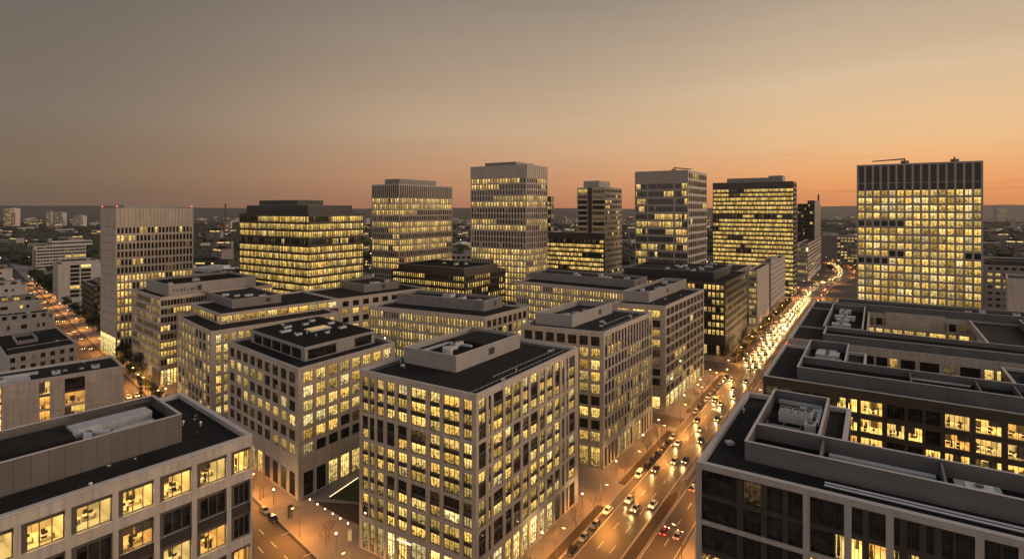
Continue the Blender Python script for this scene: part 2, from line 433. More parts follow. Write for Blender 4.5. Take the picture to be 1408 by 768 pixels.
def bar(mb, w, a, b, zb, zt, mi, dp=.07):
    P, d = w['P'], w['d']
    f, g = d - dp, d
    q = [P(a, zb, f), P(b, zb, f), P(b, zt, f), P(a, zt, f)]; k = [P(a, zb, g), P(b, zb, g), P(b, zt, g), P(a, zt, g)]
    mb.face(q, mi)
    for i in range(4): mb.face([k[i], k[(i + 1) % 4], q[(i + 1) % 4], q[i]], mi)
def frame(mb, w, mi):
    a, b, zb, zt, nm, fw = w['a'], w['b'], w['zb'], w['zt'], w['nm'], w['fw']
    if w['sur']:                                   # broad dark surround panels beside and above the lights
        l, t_ = w['sur']; bar(mb, w, a, a + l, zb, zt, mi, .12); bar(mb, w, a + l, b, zt - t_, zt, mi, .12); a += l; zt -= t_
    if w['lod'] >= 1:
        bar(mb, w, a, a + fw, zb, zt, mi); bar(mb, w, b - fw, b, zb, zt, mi)
        bar(mb, w, a + fw, b - fw, zb, zb + fw, mi); bar(mb, w, a + fw, b - fw, zt - fw, zt, mi)
    for i in range(1, nm):
        x = a + (b - a) * i / nm; bar(mb, w, x - fw / 2, x + fw / 2, zb + fw, zt - fw, mi, .06)
    if w['tr']:
        z = zt - (zt - zb) * w['tr']; bar(mb, w, a + fw, b - fw, z - fw / 2, z + fw / 2, mi, .05)
def room(s, w):
    """a real lit office behind the glass"""
    P, a, b, zb, zt, d = w['P'], w['a'], w['b'], w['zb'], w['zt'], w['d'] + .06
    rng = s.rng; dp = 5.5; z0, z1 = zb - .15, zt + .1; a0, b0 = a - .1, b + .1; mb = MB()
    c = lambda x, z, y: P(x, z, d + y)
    mb.face([c(a0, z0, dp), c(b0, z0, dp), c(b0, z1, dp), c(a0, z1, dp)]); mb.face([c(a0, z0, 0), c(b0, z0, 0), c(b0, z0, dp), c(a0, z0, dp)])
    mb.face([c(a0, z1, 0), c(a0, z1, dp), c(b0, z1, dp), c(b0, z1, 0)])
    for x in (a0, b0): mb.face([c(x, z0, 0), c(x, z0, dp), c(x, z1, dp), c(x, z1, 0)])
    o = mb.build('office_room', M[rng.choice(('roomwall', 'roomwall', 'roomgrey', 'roomwood'))], s.root)
    if rng.random() < .4:
        bl = MB(); f0 = rng.choice((0., .34, .5)); f1 = f0 + rng.choice((.33, .5)); zz = zb + (zt - zb) * rng.choice((.15, .5, .6)); x0, x1 = a + (b - a) * f0, a + (b - a) * min(1., f1)
        bl.face([c(x0, zz, .12), c(x1, zz, .12), c(x1, zt, .12), c(x0, zt, .12)], 0, [(0, 0), (x1 - x0, 0), (x1 - x0, zt - zz), (0, zt - zz)]); bl.build('window_blind', M['blind'], o)
    for _ in range(rng.randint(1, 3)):
        hm = MB(); x = rng.uniform(a0 + .3, b0 - .8); y = rng.uniform(1., 4.6); hm.tube(c(x, z0, y), c(x, z0 + rng.uniform(1.2, 1.8), y), .22, .14, 7); hm.build('coat_stand', M['dim'], o)
    rv, nv = Vector((w['r'].x, w['r'].y, 0)), Vector((-w['n'].x, -w['n'].y, 0))
    for i in range(2):
        lm = MB(); x = a + (b - a) * (.2 + .38 * i); lm.obox(c(x, z1 - .09, .5), rv * .55, nv * (dp - 1.2), (0, 0, .05)); lm.build('ceiling_lamp', M['panelight'], o)
    x = a0 + .3
    while x < b0 - 1.9:
        if rng.random() < .95:
            y = rng.uniform(.4, 2.6); dk = MB(); dk.obox(c(x, z0 + .72, y), rv * 1.6, nv * .8, (0, 0, .05))
            for q in (0, 1.52): dk.obox(c(x + q, z0, y), rv * .06, nv * .75, (0, 0, .72))
            dk.build('desk', M['desk'], o)
            sc = MB()
            sc.obox(c(x + rng.uniform(.2, .8), z0 + .85, y + .3), rv * .6, nv * .05, (0, 0, .42)); sc.obox(c(x + .4, z0, y + .95), rv * .55, nv * .55, (0, 0, .5)); sc.obox(c(x + .42, z0 + .5, y + 1.4), rv * .5, nv * .08, (0, 0, .6))
            sc.build('desk_chair', M['dim'], o)
        if rng.random() < .6:
            cb = MB(); cb.obox(c(x, z0, dp - .5), rv * 1.4, nv * .45, (0, 0, rng.uniform(1.1, 2.1))); cb.build('cupboard', M['dim'] if rng.random() < .5 else M['desk'], o)
        x += rng.uniform(1.65, 2.1)
def hvac(root, p, u, v, lu, lv_, z, h):
    mb = MB(); mb.obox(V3(p, z + .15), V3(u * lu, 0), V3(v * lv_, 0), (0, 0, h), 0)
    for k in (.05, .75): mb.obox(V3(p + v * lv_ * k, z), V3(u * lu, 0), V3(v * .2, 0), (0, 0, .15))
    o = mb.build('air_handler', M['unit'], root)
    nf = max(1, int(lv_ / 1.4))
    for i in range(nf):
        c = p + u * lu * .5 + v * lv_ * (i + .5) / nf; f = MB()
        f.tube(V3(c, z + .15 + h), V3(c, z + .4 + h), .45, .5, 10); f.build('fan', M['steel'], o)
def duct(root, pts, z, w=.7, h=.6, m='zinc', name='air_duct'):
    mb = MB()
    for a, b in zip(pts, pts[1:]):
        d = (b - a); l = d.length; d = d / l; n = V2(-d.y, d.x)
        mb.obox(V3(a - n * w / 2, z + .25), V3(d * l, 0), V3(n * w, 0), (0, 0, h))
        k = 1.5
        while k < l:
            mb.obox(V3(a - n * (w / 2 + .04) + d * k, z + .2), V3(d * .07, 0), V3(n * (w + .08), 0), (0, 0, h + .1)); k += 1.8
    return mb.build(name, M[m], root)
def roof_bits(b, q, z, k, rng):
    """small things on a roof: vents, hatch, walkway, rods"""
    for _ in range(k):
        p = q[1] + (q[0] - q[1]) * rng.uniform(.08, .92) + (q[2] - q[1]) * rng.uniform(.08, .92); t = rng.random(); mb = MB()
        if t < .4: mb.tube(V3(p, z), V3(p, z + .7), .16, .16, 8); mb.tube(V3(p, z + .7), V3(p, z + .85), .28, .2, 8); mb.build('roof_vent', M['zinc'], b.root)
        elif t < .65:
            mb.obox(V3(p, z), (1.1, .2, 0), (-.2, 1.1, 0), (0, 0, .45)); mb.build('roof_hatch', M['unit'], b.root)
        else:
            mb.tube(V3(p, z), V3(p, z + 2.2), .03, .015, 5); mb.obox(V3(p, z), (.35, 0, 0), (0, .35, 0), (0, 0, .12)); mb.build('lightning_rod', M['steel'], b.root)
def roof_run(b, ab):
    """lightning tape on little blocks"""
    pts = [b.at(*t) for t in ab]; mb = MB(); d = pts[1] - pts[0]; l = d.length; d = d / l; n = V2(-d.y, d.x)
    mb.obox(V3(pts[0] - n * .05, b.zr + .1), V3(d * l, 0), V3(n * .1, 0), (0, 0, .06)); k = 0.
    while k < l: mb.obox(V3(pts[0] - n * .15 + d * k, b.zr), V3(d * .3, 0), V3(n * .3, 0), (0, 0, .11)); k += 2.2
    mb.build('lightning_tape', M['unit'], b.root)
def quad3(N, L, R, H):
    n, l, r = gp(*N, H), gp(*L, H), gp(*R, H)
    return [l, n, r, l + r - n]
def quadd(d, pl, pn, pr, u=GU, v=GV, rl=None):
    """tower from the depth of its near corner and photo columns of its edges"""
    n = at(pn, d); l = n + u * hit(n, u, pl); r = n + v * (rl if rl else hit(n, v, pr))
    return [l, n, r, l + r - n]
def top(d, py): return HC + (YH - py) * d / F
def onroof(b, N, pl, pr):
    """enclosure standing on a roof: near base corner pixel, photo columns of its ends"""
    L, Nn, R = b.poly[0], b.poly[1], b.poly[2]; u, v = (L - Nn).normalized(), (R - Nn).normalized()
    n = gp(*N, b.zr); l = n + u * hit(n, u, pl); r = n + v * hit(n, v, pr)
    return [l, n, r, l + r - n]
# ================================================================== the near blocks
def T(**k): return k
def cat(): return 'office building'
G_BLK = 'stone office blocks along the boulevard'

# the stone block at the centre of the picture
q = quad3((655, 543), (494, 508), (795, 478), 47.2)
b = Bld('office_block', 'beige stone office block with windows bundled in threes and twos and a lit street entrance', cat(), q[1], G_BLK, 11)
lf = T(fr=[(.03, .085), (.10, .145), (.17, .23), (.26, .33), (.36, .44), (.475, .6), (.635, .715), (.745, .87), (.90, .965)], groups=[3, 2, 2, 2, 2], fh=3.42, wh=2.5, top=1.55, gz=8.2, p=.86, run=6, rows={10: .6}, nm=3, lod=2, gp=.7, gnm=3, fp=.3, fw=.15)
rt = dict(lf); rt.pop('fr'); rt.update(px=[(658.5, 668.5), (672, 675.5), (679, 692), (695.5, 704), (706.5, 716), (719.5, 727), (730, 739.5), (742.5, 749.5), (752.5, 760.5), (763.5, 770), (773, 776), (779, 781), (782.8, 790.5)], p=.66, run=2, rows={}, nm=2)
b.vol(q, 47.2, [lf, rt], 'stone', strip=True); C_ = b
e = onroof(b, (627, 512), 555, 715); b.pent(e, 4.4, 'panelp', 1.6, 'roof', units=2, vents=2)
u, v = (q[0] - q[1]).normalized(), (q[2] - q[1]).normalized()
pp = lambda a, c: e[1] + (e[0] - e[1]) * a + (e[2] - e[1]) * c
duct(b.root, [pp(.75, .08), pp(.75, .45), pp(.3, .45)], b.zr + 2.8)
mb = MB(); mb.tube(V3(pp(.4, .18), b.zr + 2.8), V3(pp(.4, .18), b.zr + 4.6), 1.5, 1.5, 14); mb.build('cooling_tower', M['unit'], b.root)
mb = MB(); mb.obox(V3(pp(.2, .52), b.zr + 2.8), V3((e[0] - e[1]) * .6, 0), V3((e[2] - e[1]) * .42, 0), (0, 0, 1.1)); mb.build('raised_roof', M['roof'], b.root)
roof_bits(b, b.quad(.02, .2, .02, .98), b.zr, 8, b.rng); roof_bits(b, b.quad(.8, .98, .02, .98), b.zr, 6, b.rng)
roof_run(b, [(.09, .04), (.09, .96)]); roof_run(b, [(.16, .3), (.16, .9)])
# entrance canopy glow on the front
A = q[0]; r_ = (q[1] - q[0]).normalized(); n_ = V2(r_.y, -r_.x)
mb = MB(); mb.obox(V3(A + r_ * (q[1] - q[0]).length * .36 + n_ * .05, 6.4), V3(r_ * 4.6, 0), V3(n_ * .12, 0), (0, 0, .3)); mb.build('entrance_light', M['strip'], b.root)
b.finish()

# the stone block with the glazed roof storey
q = quad3((410, 507), (313, 469), (543, 470), 40.6)
b = Bld('office_block', 'beige stone office block crowned by a dark glazed penthouse with a wide flat roof', cat(), q[1], G_BLK, 12)
lf = T(n=9, pier=.3, edge=1.2, fh=4.5, wh=3.3, top=1.7, gz=8.6, groups=[1] * 6, p=.68, run=3, rows={0: .05, 4: .2, 5: .25}, nm=3, lod=2, gp=.35)
rt = T(n=8, pier=.24, edge=1.4, fh=4.5, wh=3.3, top=1.7, gz=8.6, groups=[1] * 6, p=.88, run=4, rows={0: .35, 4: .65, 5: .5}, nm=4, lod=2, gp=.5)
b.vol(q, 40.6, [lf, rt], 'stone', strip=True)
e = onroof(b, (419, 497), 345, 515)
pb = MB(); gl = T(n=5, pier=.08, edge=2.2, fh=4., wh=3.3, top=.2, p=0., nm=7, lod=2, fp=0, fw=.07, groups=[1])
gr = T(fr=[(.04, .42), (.69, .95)], fh=4., wh=3.3, top=.2, p=0., nm=8, lod=2, fp=0, fw=.07, groups=[1])
for i, t_ in enumerate((gl, gr, None, None)): b.facade(pb, e[i], e[(i + 1) % 4], b.zr, b.zr + 3.8, t_, i)
pb.build('penthouse', [M['panelp'], M['brown']], b.root)
rb = MB(); slab(rb, inset(e, -.35), b.zr + 3.8, b.zr + 4.7); o = rb.build('penthouse_roof', M['panelp'], b.root)
rb = MB(); rb.face([V3(p, b.zr + 4.72) for p in inset(e, .1)]); rb.build('roof_membrane', M['roof'], o)
pt = lambda a, c: e[1] + (e[0] - e[1]) * a + (e[2] - e[1]) * c
uu, vv = e[0] - e[1], e[2] - e[1]
mb = MB(); mb.obox(V3(pt(.42, .42), b.zr + 4.7), V3(uu * .14, 0), V3(vv * .30, 0), (0, 0, .45)); o = mb.build('skylight', M['unit'], b.root)
mb = MB(); mb.obox(V3(pt(.435, .435), b.zr + 5.16), V3(uu * .11, 0), V3(vv * .27, 0), (0, 0, .03)); mb.build('skylight_pane', M['sky_light'], o)
for a, c, x, y in ((.6, .15, 2, 4), (.75, .3, 1.6, 3), (.72, .55, 1.2, 2.2), (.25, .5, 1.4, 1.4), (.3, .75, 1.6, 3), (.55, .8, 1.5, 2.5), (.8, .72, 2., 2.), (.4, .2, 1., 2.4)):
    hvac(b.root, pt(a, c), uu.normalized(), vv.normalized(), x, y, b.zr + 4.7, .7)
mb = MB(); mb.tube(V3(pt(.6, .42), b.zr + 4.7), V3(pt(.6, .42), b.zr + 10.5), .09, .05, 6); mb.build('roof_mast', M['steel'], b.root)
roof_bits(b, e, b.zr + 4.7, 8, b.rng)
mb = MB(); mb.tube(V3(b.at(.05, .93), b.zr), V3(b.at(.05, .93), b.zr + 2.2), .05, .05); mb.tube(V3(b.at(.05, .93), b.zr + 2.2), V3(b.at(.05, .93), b.zr + 2.5), .22, .22, 8, 1)
mb.build('terrace_lamp', [M['steel'], M['bulbw']], b.root)
b.finish()

# the block behind with slim piers beside the boulevard
q = quad3((830, 457), (716, 446), (897, 429), 47.3)
b = Bld('office_block', 'stone office block with tall slim dark top windows and an open pale roof box', cat(), q[1], G_BLK, 13)
lf = T(n=7, pier=.26, edge=.9, fh=4.15, wh=3.25, top=1.7, gz=8, groups=[1] * 9, p=.93, run=5, rows={0: .05, 7: .4}, nm=4, lod=2, gp=.85)
rt = T(n=16, pier=.34, edge=.7, fh=4.15, wh=3.3, top=1.5, gz=8, groups=[2] + [1] * 7, p=.6, run=3, rows={0: .15, 1: .4}, nm=2, lod=2, gp=.55)
b.vol(q, 47.3, [lf, rt], 'stone', strip=True)
e = onroof(b, (787, 450), 736, 842); b.pent(e, 4.4, 'panelp', 2.2, 'roofg', units=4)
b.pent([e[1] + (t - e[1]) * s_ for t, s_ in ((e[0], .0), (e[1], 0), (e[2], 0), (e[3], 0))], 0.01, units=0, vents=0) if False else None
roof_bits(b, b.quad(.02, .4, .02, .98), b.zr, 9, b.rng); roof_run(b, [(.1, .05), (.1, .95)]); roof_run(b, [(.22, .3), (.22, .95)]); b.finish()

q = quad3((915, 421), (842, 416), (968, 397.5), 46.5)
b = Bld('office_block', 'stone office block with a regular grid of paired dark windows on its broad street side', cat(), q[1], G_BLK, 14)
lf = T(n=3, pier=.22, edge=1.6, fh=4.35, wh=3.1, top=2.2, gz=6.5, p=.6, run=2, nm=3, lod=1, gp=.9)
rt = T(n=10, pier=.13, edge=1.0, fh=4.35, wh=3.4, top=1.5, gz=7, groups=[1] * 9, p=.12, run=2, rows={7: .3, 8: .3}, nm=2, lod=1, gp=.6, fw=.2, fm='sidebr', fp=.2)
M['sidebr'] = M['stone']
b.vol(q, 46.5, [lf, rt], 'stone', strip=True)
e = onroof(b, (892, 416), 856, 944); b.pent(e, 4.9, 'panelp', 1.6, 'roofg', units=6)
roof_bits(b, b.quad(.02, .4, .02, .98), b.zr, 5, b.rng); b.finish()

# low wide block in the middle
q = quad3((667, 436), (507, 420), (726, 421), 45.)
b = Bld('office_block', 'wide stone office block with close rows of narrow lit windows and long grey roof box', cat(), q[1], G_BLK, 15)
lf = T(n=40, pier=.42, edge=.8, fh=4.15, wh=3.0, top=1.9, gz=0, p=.88, run=9, nm=1, lod=1)
rt = T(n=8, pier=.3, edge=.9, fh=4.15, wh=3.1, top=1.7, p=.45, run=3, rows={0: .05}, nm=2, lod=1)
b.vol(q, 45, [lf, rt], 'stone')
e = onroof(b, (665, 428), 546, 691); b.pent(e, 4.8, 'panel', 1.3, 'roofg', units=5, vents=1); b.finish()

q = quad3((880, 402), (709, 386), (910, 392), 45.)
b = Bld('office_block', 'long stone block with narrow lit windows under a dark plant storey, behind the slim-piered block', cat(), q[1], G_BLK, 16)
b.vol(q, 45, [T(n=46, pier=.45, edge=.8, fh=4.3, wh=3.1, top=1.9, p=.82, run=9, nm=1, lod=1), None], 'stone')
e = onroof(b, (872, 396), 730, 890); b.pent(e, 4.6, 'panel', 1.2, 'roofg', units=7, vents=1); b.finish()

# the stepped block on the side avenue
b = Bld('office_block', 'stepped stone block with a set-back glazed top floor, running along the side avenue', cat(), gp(290, 456, 38), G_BLK, 17)
n, l, r = gp(290, 456, 38), gp(244, 434, 38), gp(465, 429, 38)
q = [l, n, r, l + r - n]
lf = T(n=9, pier=.38, edge=1.2, fh=4.35, wh=3.4, top=1.9, p=.58, run=2, rows={2: .9, 5: .5}, nm=2, lod=1, gp=.5)
rt = T(n=18, pier=.34, edge=1.6, fh=4.35, wh=3.2, top=1.9, p=.8, run=5, nm=3, lod=1)
b.vol(q, 38, [lf, rt], 'stone')
n2, l2, r2 = gp(302, 432, 42), gp(262, 417, 42), gp(465, 411, 42)
q2 = [l2, n2, r2, l2 + r2 - n2]
b.vol(q2, 42, [T(n=12, pier=.16, edge=.5, fh=3.7, wh=2.7, top=1.2, p=.75, run=5, nm=2, lod=1, groups=[1]), T(n=11, pier=.12, edge=.6, fh=3.7, wh=2.75, top=1.2, p=.97, run=9, nm=5, lod=1, groups=[1])], 'stone', 'brown', 37.4, name='top_storey', rname='top_roof')
e = onroof(b, (319, 424), 276, 387); b.pent(e, 4.3, 'panel', .9, 'roofg', units=4)
v_ = (r2 - n2).normalized(); n3 = r2 + v_ * .1; r3 = n3 + v_ * hit(n3, v_, 586); l3 = n3 + (l2 - n2)
q3 = [l3, n3, r3, l3 + r3 - n3]
b.vol(q3, 42, [None, T(n=9, pier=.4, edge=1.2, fh=4.3, wh=2.9, top=1.7, p=.55, run=3, rows={0: .2}, nm=3, lod=1)], 'stone', name='wing_wall', rname='wing_roof')
e = onroof(b, (501, 402), 467, 549); b.pent(e, 4.6, 'panel', 1., 'roofg', units=3); b.finish()

# ribbon-window block beside the tower
q = quad3((220, 409), (182, 397), (375, 391), 45.2)
b = Bld('office_block', 'office block with pale ribbon bands between window strips and lettering on its grey roof box', cat(), q[1], G_BLK, 18)
lf = T(n=22, pier=.12, edge=.4, fh=4.3, wh=2.9, top=1.7, gz=9, groups=[1] * 8, p=.72, run=3, nm=1, lod=1, gp=.5)
rt = T(n=40, pier=.14, edge=.4, fh=4.3, wh=2.7, top=1.7, gz=9, groups=[1] * 8, p=.72, run=6, nm=1, lod=1, gp=.9, rows={2: .1})
b.vol(q, 45.2, [lf, rt], 'stone', 'brown', strip=True)
e = onroof(b, (232, 408), 201, 352); b.pent(e, 6.2, 'panelp', 1.2, 'roof', units=3)
# dark lettering on the roof box, unreadable in the photograph: bold letter shapes only
dv_ = (e[2] - e[1]).normalized(); nv_ = V2(dv_.y, -dv_.x); lt = MB(); x = 2.2
for k, hgt in enumerate((1.5, 1.5, 1.2, 1.5, 1.2, 1.2, 1.5, 1.2)):
    o_ = e[1] + dv_ * x + nv_ * .02
    Z0 = b.zr + 2.3
    lt.obox(V3(o_, Z0), V3(dv_ * .3, 0), V3(nv_ * .08, 0), (0, 0, hgt))
    if k % 3 != 1: lt.obox(V3(o_ + dv_ * .3, Z0 + hgt - .3), V3(dv_ * .55, 0), V3(nv_ * .08, 0), (0, 0, .3))
    if k % 2: lt.obox(V3(o_ + dv_ * .3, Z0), V3(dv_ * .55, 0), V3(nv_ * .08, 0), (0, 0, .3))
    if k % 3 == 2: lt.obox(V3(o_ + dv_ * .85, Z0), V3(dv_ * .25, 0), V3(nv_ * .08, 0), (0, 0, hgt))
    x += 1.75
lt.build('roof_lettering', M['frame'], b.root); b.finish()

# dark bronze low block
n = at(639, 345); q = [n + GU * hit(n, GU, 539), n, n + GV * hit(n, GV, 695)]; q.append(q[0] + q[2] - n)
H = HC - 91. * 345 / F
b = Bld('office_block', 'low dark bronze office block with lit strip windows under a broad brown roof box', cat(), n, None, 19)
b.vol(q, H, [T(n=34, pier=.34, edge=.6, fh=4.3, wh=2.7, top=1.3, p=.8, run=7, nm=1, lod=1), T(n=18, pier=.36, edge=.6, fh=4.3, wh=2.8, top=1.3, p=.55, run=4, nm=1, lod=1)], 'bronze', 'brown', cop='black')
b.pent(b.quad(.03, .93, .03, .86), 4.6, 'bronze', .8, 'roof', units=4, vents=0); b.finish()

# dark block by the boulevard and the two slab blocks behind it
q = quad3((997.5, 389), (855, 380), (1027, 374), 44.8)
b = Bld('office_block', 'dark metal office block on the boulevard corner with a long black plant storey', cat(), q[1], None, 20)
b.vol(q, 44.8, [T(n=26, pier=.3, edge=.8, fh=4.6, wh=2.9, top=1.6, gz=7, p=.62, run=3, nm=2, lod=1, gp=.5), T(n=15, pier=.28, edge=.7, fh=4.6, wh=3., top=1.6, gz=7, p=.1, run=2, nm=2, lod=1, gp=.4, fm='sidebronze', fw=.22)], 'bronze', 'brown', cop='black')
e = onroof(b, (981, 386), 858, 1004); b.pent(e, 5.6, 'black', 1., 'roofg', units=12, vents=0)
d_ = q[2] - q[1]; wl = d_.length; d_ = d_ / wl; nn = V2(d_.y, -d_.x)
for k in range(8):
    fb = MB(); fb.obox(V3(q[1] + nn * .01, 44.8 - 1.5 - k * 4.6), V3(d_ * wl, 0), V3(nn * .25, 0), (0, 0, .45)); fb.build('floor_band', M['sidebronze'], b.root)
b.finish()
n, l = gp(1041, 371, 42.7), None; u_, v_ = GU, GV; l = n + u_ * hit(n, u_, 1029)
r = n + v_ * hit(n, v_, 1057.5)
b = Bld('office_block', 'blank-sided pale slab block in two parts, next along the boulevard after the dark corner block', cat(), n, None, 21)
b.vol([l, n, r, l + r - n], 42.7, [T(n=6, pier=.35, edge=.6, fh=4.4, wh=2.8, top=1.5, gz=6, p=.8, run=3, nm=1, lod=1, gp=.8), T(n=1, pier=.01, edge=.3, fh=4.4, wh=.14, top=1.5, gz=0, p=0, fp=0, nm=1, lod=0, dw=.1)], 'pale')
n2 = n + v_ * hit(n, v_, 1060); r2 = n2 + v_ * hit(n2, v_, 1079.5); l2 = n2 + (l - n)
b.vol([l2, n2, r2, l2 + r2 - n2], 42.7, [None, T(n=14, pier=.4, edge=.3, fh=4.4, wh=1., top=1.5, gz=5, p=.05, fp=.2, nm=1, lod=0, gp=.6)], 'pale', name='rear_wall', rname='rear_roof')
b.pent(b.quad(.1, .9, .05, .5), 3.5, 'panel', 1, 'roofg', units=4, vents=0); b.finish()
lo = n + GU * 16 + GV * 6; q = [lo + GU * 62, lo, lo + GV * 60]; q.append(q[0] + q[2] - lo)
b = Bld('office_block', 'low flat office wing tucked between the dark corner block and the green glass tower', cat(), lo, None, 22)
b.vol(q, 40, [T(n=26, pier=.3, edge=.5, fh=4.3, wh=2.7, p=.7, run=4, nm=1, lod=0), None], 'stone2'); b.pent(b.quad(.2, .8, .2, .7), 3.4, 'panel', 1, 'roofg', units=6, vents=0); b.finish()

# ================================================================== the towers
G_T = 'office towers above the blocks'
q = quadd(338, 138, 159, 266, V2(-.766, .643), V2(.643, .766)); H = 90.3
b = Bld('office_tower', 'beige tower with narrow paired windows and a blank panelled crown at the side avenue', 'tower', q[1], G_T, 31)
L_ = T(n=1, pier=.01, edge=.15, fh=4.85, wh=.2, top=11.4, gz=13, p=0., fp=0, nm=1, lod=0, dw=.12, gp=.9, gnm=9)
rt = T(n=21, pier=.36, edge=.5, fh=4.85, wh=3.5, top=11.8, p=.12, run=4, rows={0: .2, 1: .1, 2: .3, 3: .02, 4: .3, 5: .1, 6: .97, 7: .45, 8: .85, 9: .15, 10: .55, 11: .5, 12: .6, 13: .4, 14: .6}, nm=1, lod=0)
b.vol(q, H, [L_, rt], 'stone', 'brown')
fb = MB(); d_ = q[2] - q[1]; wl = d_.length; d_ = d_ / wl; nn = V2(d_.y, -d_.x)
for i in range(22): fb.obox(V3(q[1] + d_ * (.5 + i * (wl - 1) / 21) - d_ * .12, H - 11.2), V3(d_ * .24, 0), V3(nn * .14, 0), (0, 0, 11.))
fb.build('crown_fin', M['stone2'], b.root)
b.pent(b.quad(.1, .9, .12, .8), 2.6, 'panelp', .6, 'roof', units=3, vents=0)
for a, c in ((.02, .02), (.98, .02), (.02, .98)):
    mb = MB(); mb.tube(V3(b.at(a, c), H), V3(b.at(a, c), H + .8), .12, .12); mb.tube(V3(b.at(a, c), H + .8), V3(b.at(a, c), H + 1.5), .22, .22, 8, 1); mb.build('warning_light', [M['steel'], M['beacon']], b.root)
b.finish()

q = quadd(330, 329, 424.5, 500); H = top(330, 294.3)
b = Bld('office_tower', 'dark glass tower with full bands of lit windows and a black two-tier roof box', 'tower', q[1], G_T, 32)
dk = dict(pier=.16, edge=.3, fh=4.55, wh=3.15, top=1.6, nm=1, lod=0, glass='glassg', fp=.3, ds=.1, dw=.25)
b.vol(q, H, [T(n=46, p=.98, run=16, rows={0: .6, 3: .3, 5: .85, 7: .8}, **dk), T(n=27, p=.98, run=9, rows={0: .85, 3: .35}, **dk)], 'brown', 'black', cop='black')
b.pent(b.quad(.06, .94, .06, .86), 6, 'black', .5, 'roof', units=0, vents=0)
b.pent(b.quad(.25, .8, .12, .58), 9.2, 'black', .5, 'roof', units=2, vents=0, name='upper_enclosure')
b.finish()

q = quadd(420, 511, 549, 622); H = top(420, 253)
b = Bld('office_tower', 'pale stone tower with tall dark crown slots between slender fins', 'tower', q[1], G_T, 33)
tw = dict(pier=.36, edge=.5, fh=4.5, wh=3.4, top=.9, crown=[(9.2, 's')], gap=.7, nm=1, lod=0)
ROW = {0: .95, 1: .95, 2: .8, 3: .04, 4: .95, 5: .7, 6: .05, 7: .9, 8: .8, 9: .1, 10: .9, 11: .9}
b.vol(q, H, [T(n=13, p=.6, run=9, rows=ROW, **tw), T(n=26, p=.6, run=16, rows=ROW, **tw)], 'stone', 'frame')
b.pent(b.quad(.1, .62, .05, .72), 4.8, 'panel', .6, 'roof', units=2, vents=0); b.finish()

q = quadd(400, 647, 724, 753); H = top(400, 226)
b = Bld('office_tower', 'tallest stone fin tower with a ribbed blank crown, behind the low bronze block', 'tower', q[1], G_T, 34)
tw = dict(pier=.4, edge=.5, fh=4.3, wh=3.3, top=9.6, nm=1, lod=0)
ROW = {0: .85, 1: .95, 2: .03, 3: .7, 4: .95, 5: .25, 6: .03, 7: .85, 8: .7, 9: .1, 10: .25, 11: .02, 12: .95, 13: .95, 14: .9, 15: .95, 16: .9}
RW2 = {k: v_ * .4 if k < 12 else v_ for k, v_ in ROW.items()}
b.vol(q, H, [T(n=19, p=.85, run=10, rows=ROW, **tw), T(n=10, p=.8, run=8, rows=RW2, **tw)], 'stone', 'brown')
for i, k in ((0, 24), (1, 11)):
    fb = MB(); a_, c_ = q[i], q[i + 1]; d_ = c_ - a_; wl = d_.length; d_ = d_ / wl; nn = V2(d_.y, -d_.x)
    for j in range(k): fb.obox(V3(a_ + d_ * (.4 + j * (wl - 1) / (k - 1)), H - 9.2), V3(d_ * .3, 0), V3(nn * .2, 0), (0, 0, 9.))
    fb.build('crown_fin', M['greyfin'], b.root)
b.pent(b.quad(.2, .75, .05, .9), 3.2, 'panel', .5, 'roof', units=2, vents=0); b.finish()

q = quadd(470, 793.5, 832.5, 855); H = top(470, 257.5)
b = Bld('office_tower', 'slim stone tower split by a dark vertical slot, rising from a low glazed building', 'tower', q[1], G_T, 35)
Lf = T(fr=[(.03, .36), (.40, .52), (.55, .97)], fh=4.6, wh=3.0, top=1.6, p=.06, run=1, nm=5, lod=0, fp=.35, rows={15: .9, 14: .5})
b.vol(q, H, [Lf, T(n=8, pier=.18, edge=.5, fh=4.6, wh=2.1, top=1.6, p=.1, run=2, nm=2, lod=0, fp=.5)], 'stone', 'brown')
sl = MB(); d_ = (q[1] - q[0]); nn = V2(d_.y, -d_.x).normalized(); sl.obox(V3(q[0] + d_ * .39 + nn * .02, 0), V3(d_ * .14, 0), V3(nn * .3, 0), (0, 0, H)); sl.build('dark_slot', M['brown'], b.root)
b.pent(b.quad(.25, .8, .05, .7), 6.5, 'panelp', .6, 'roof', units=3, vents=0); b.finish()
n = q[1] + GU * .5 - GV * 2.; q = [n + GU * hit(n, GU, 752), n, n + GV * 30]; q.append(q[0] + q[2] - n)
H = HC - 34 * 467 / F
b = Bld('office_building', 'low glazed office building with green-tinted lit floors at the foot of the slim slotted tower', cat(), n, None, 36)
b.vol(q, H, [T(n=30, pier=.12, edge=.4, fh=3.9, wh=2.4, top=5.8, p=.95, run=9, rows={0: .5}, nm=1, lod=0, glass='glassg', fp=.4), None], 'bronze', 'brown'); b.finish()
q = quadd(600, 751, 757.5, 761.5); b = Bld('office_tower', 'narrow dark tower just showing beside the tallest fin tower', 'tower', q[1], G_T, 37)
b.vol(q, top(600, 270), [T(n=4, pier=.3, fh=4.6, wh=3, p=.5, run=2, nm=1, lod=0), T(n=3, pier=.3, fh=4.6, wh=3, p=.7, run=2, nm=1, lod=0)], 'bronze'); b.finish()

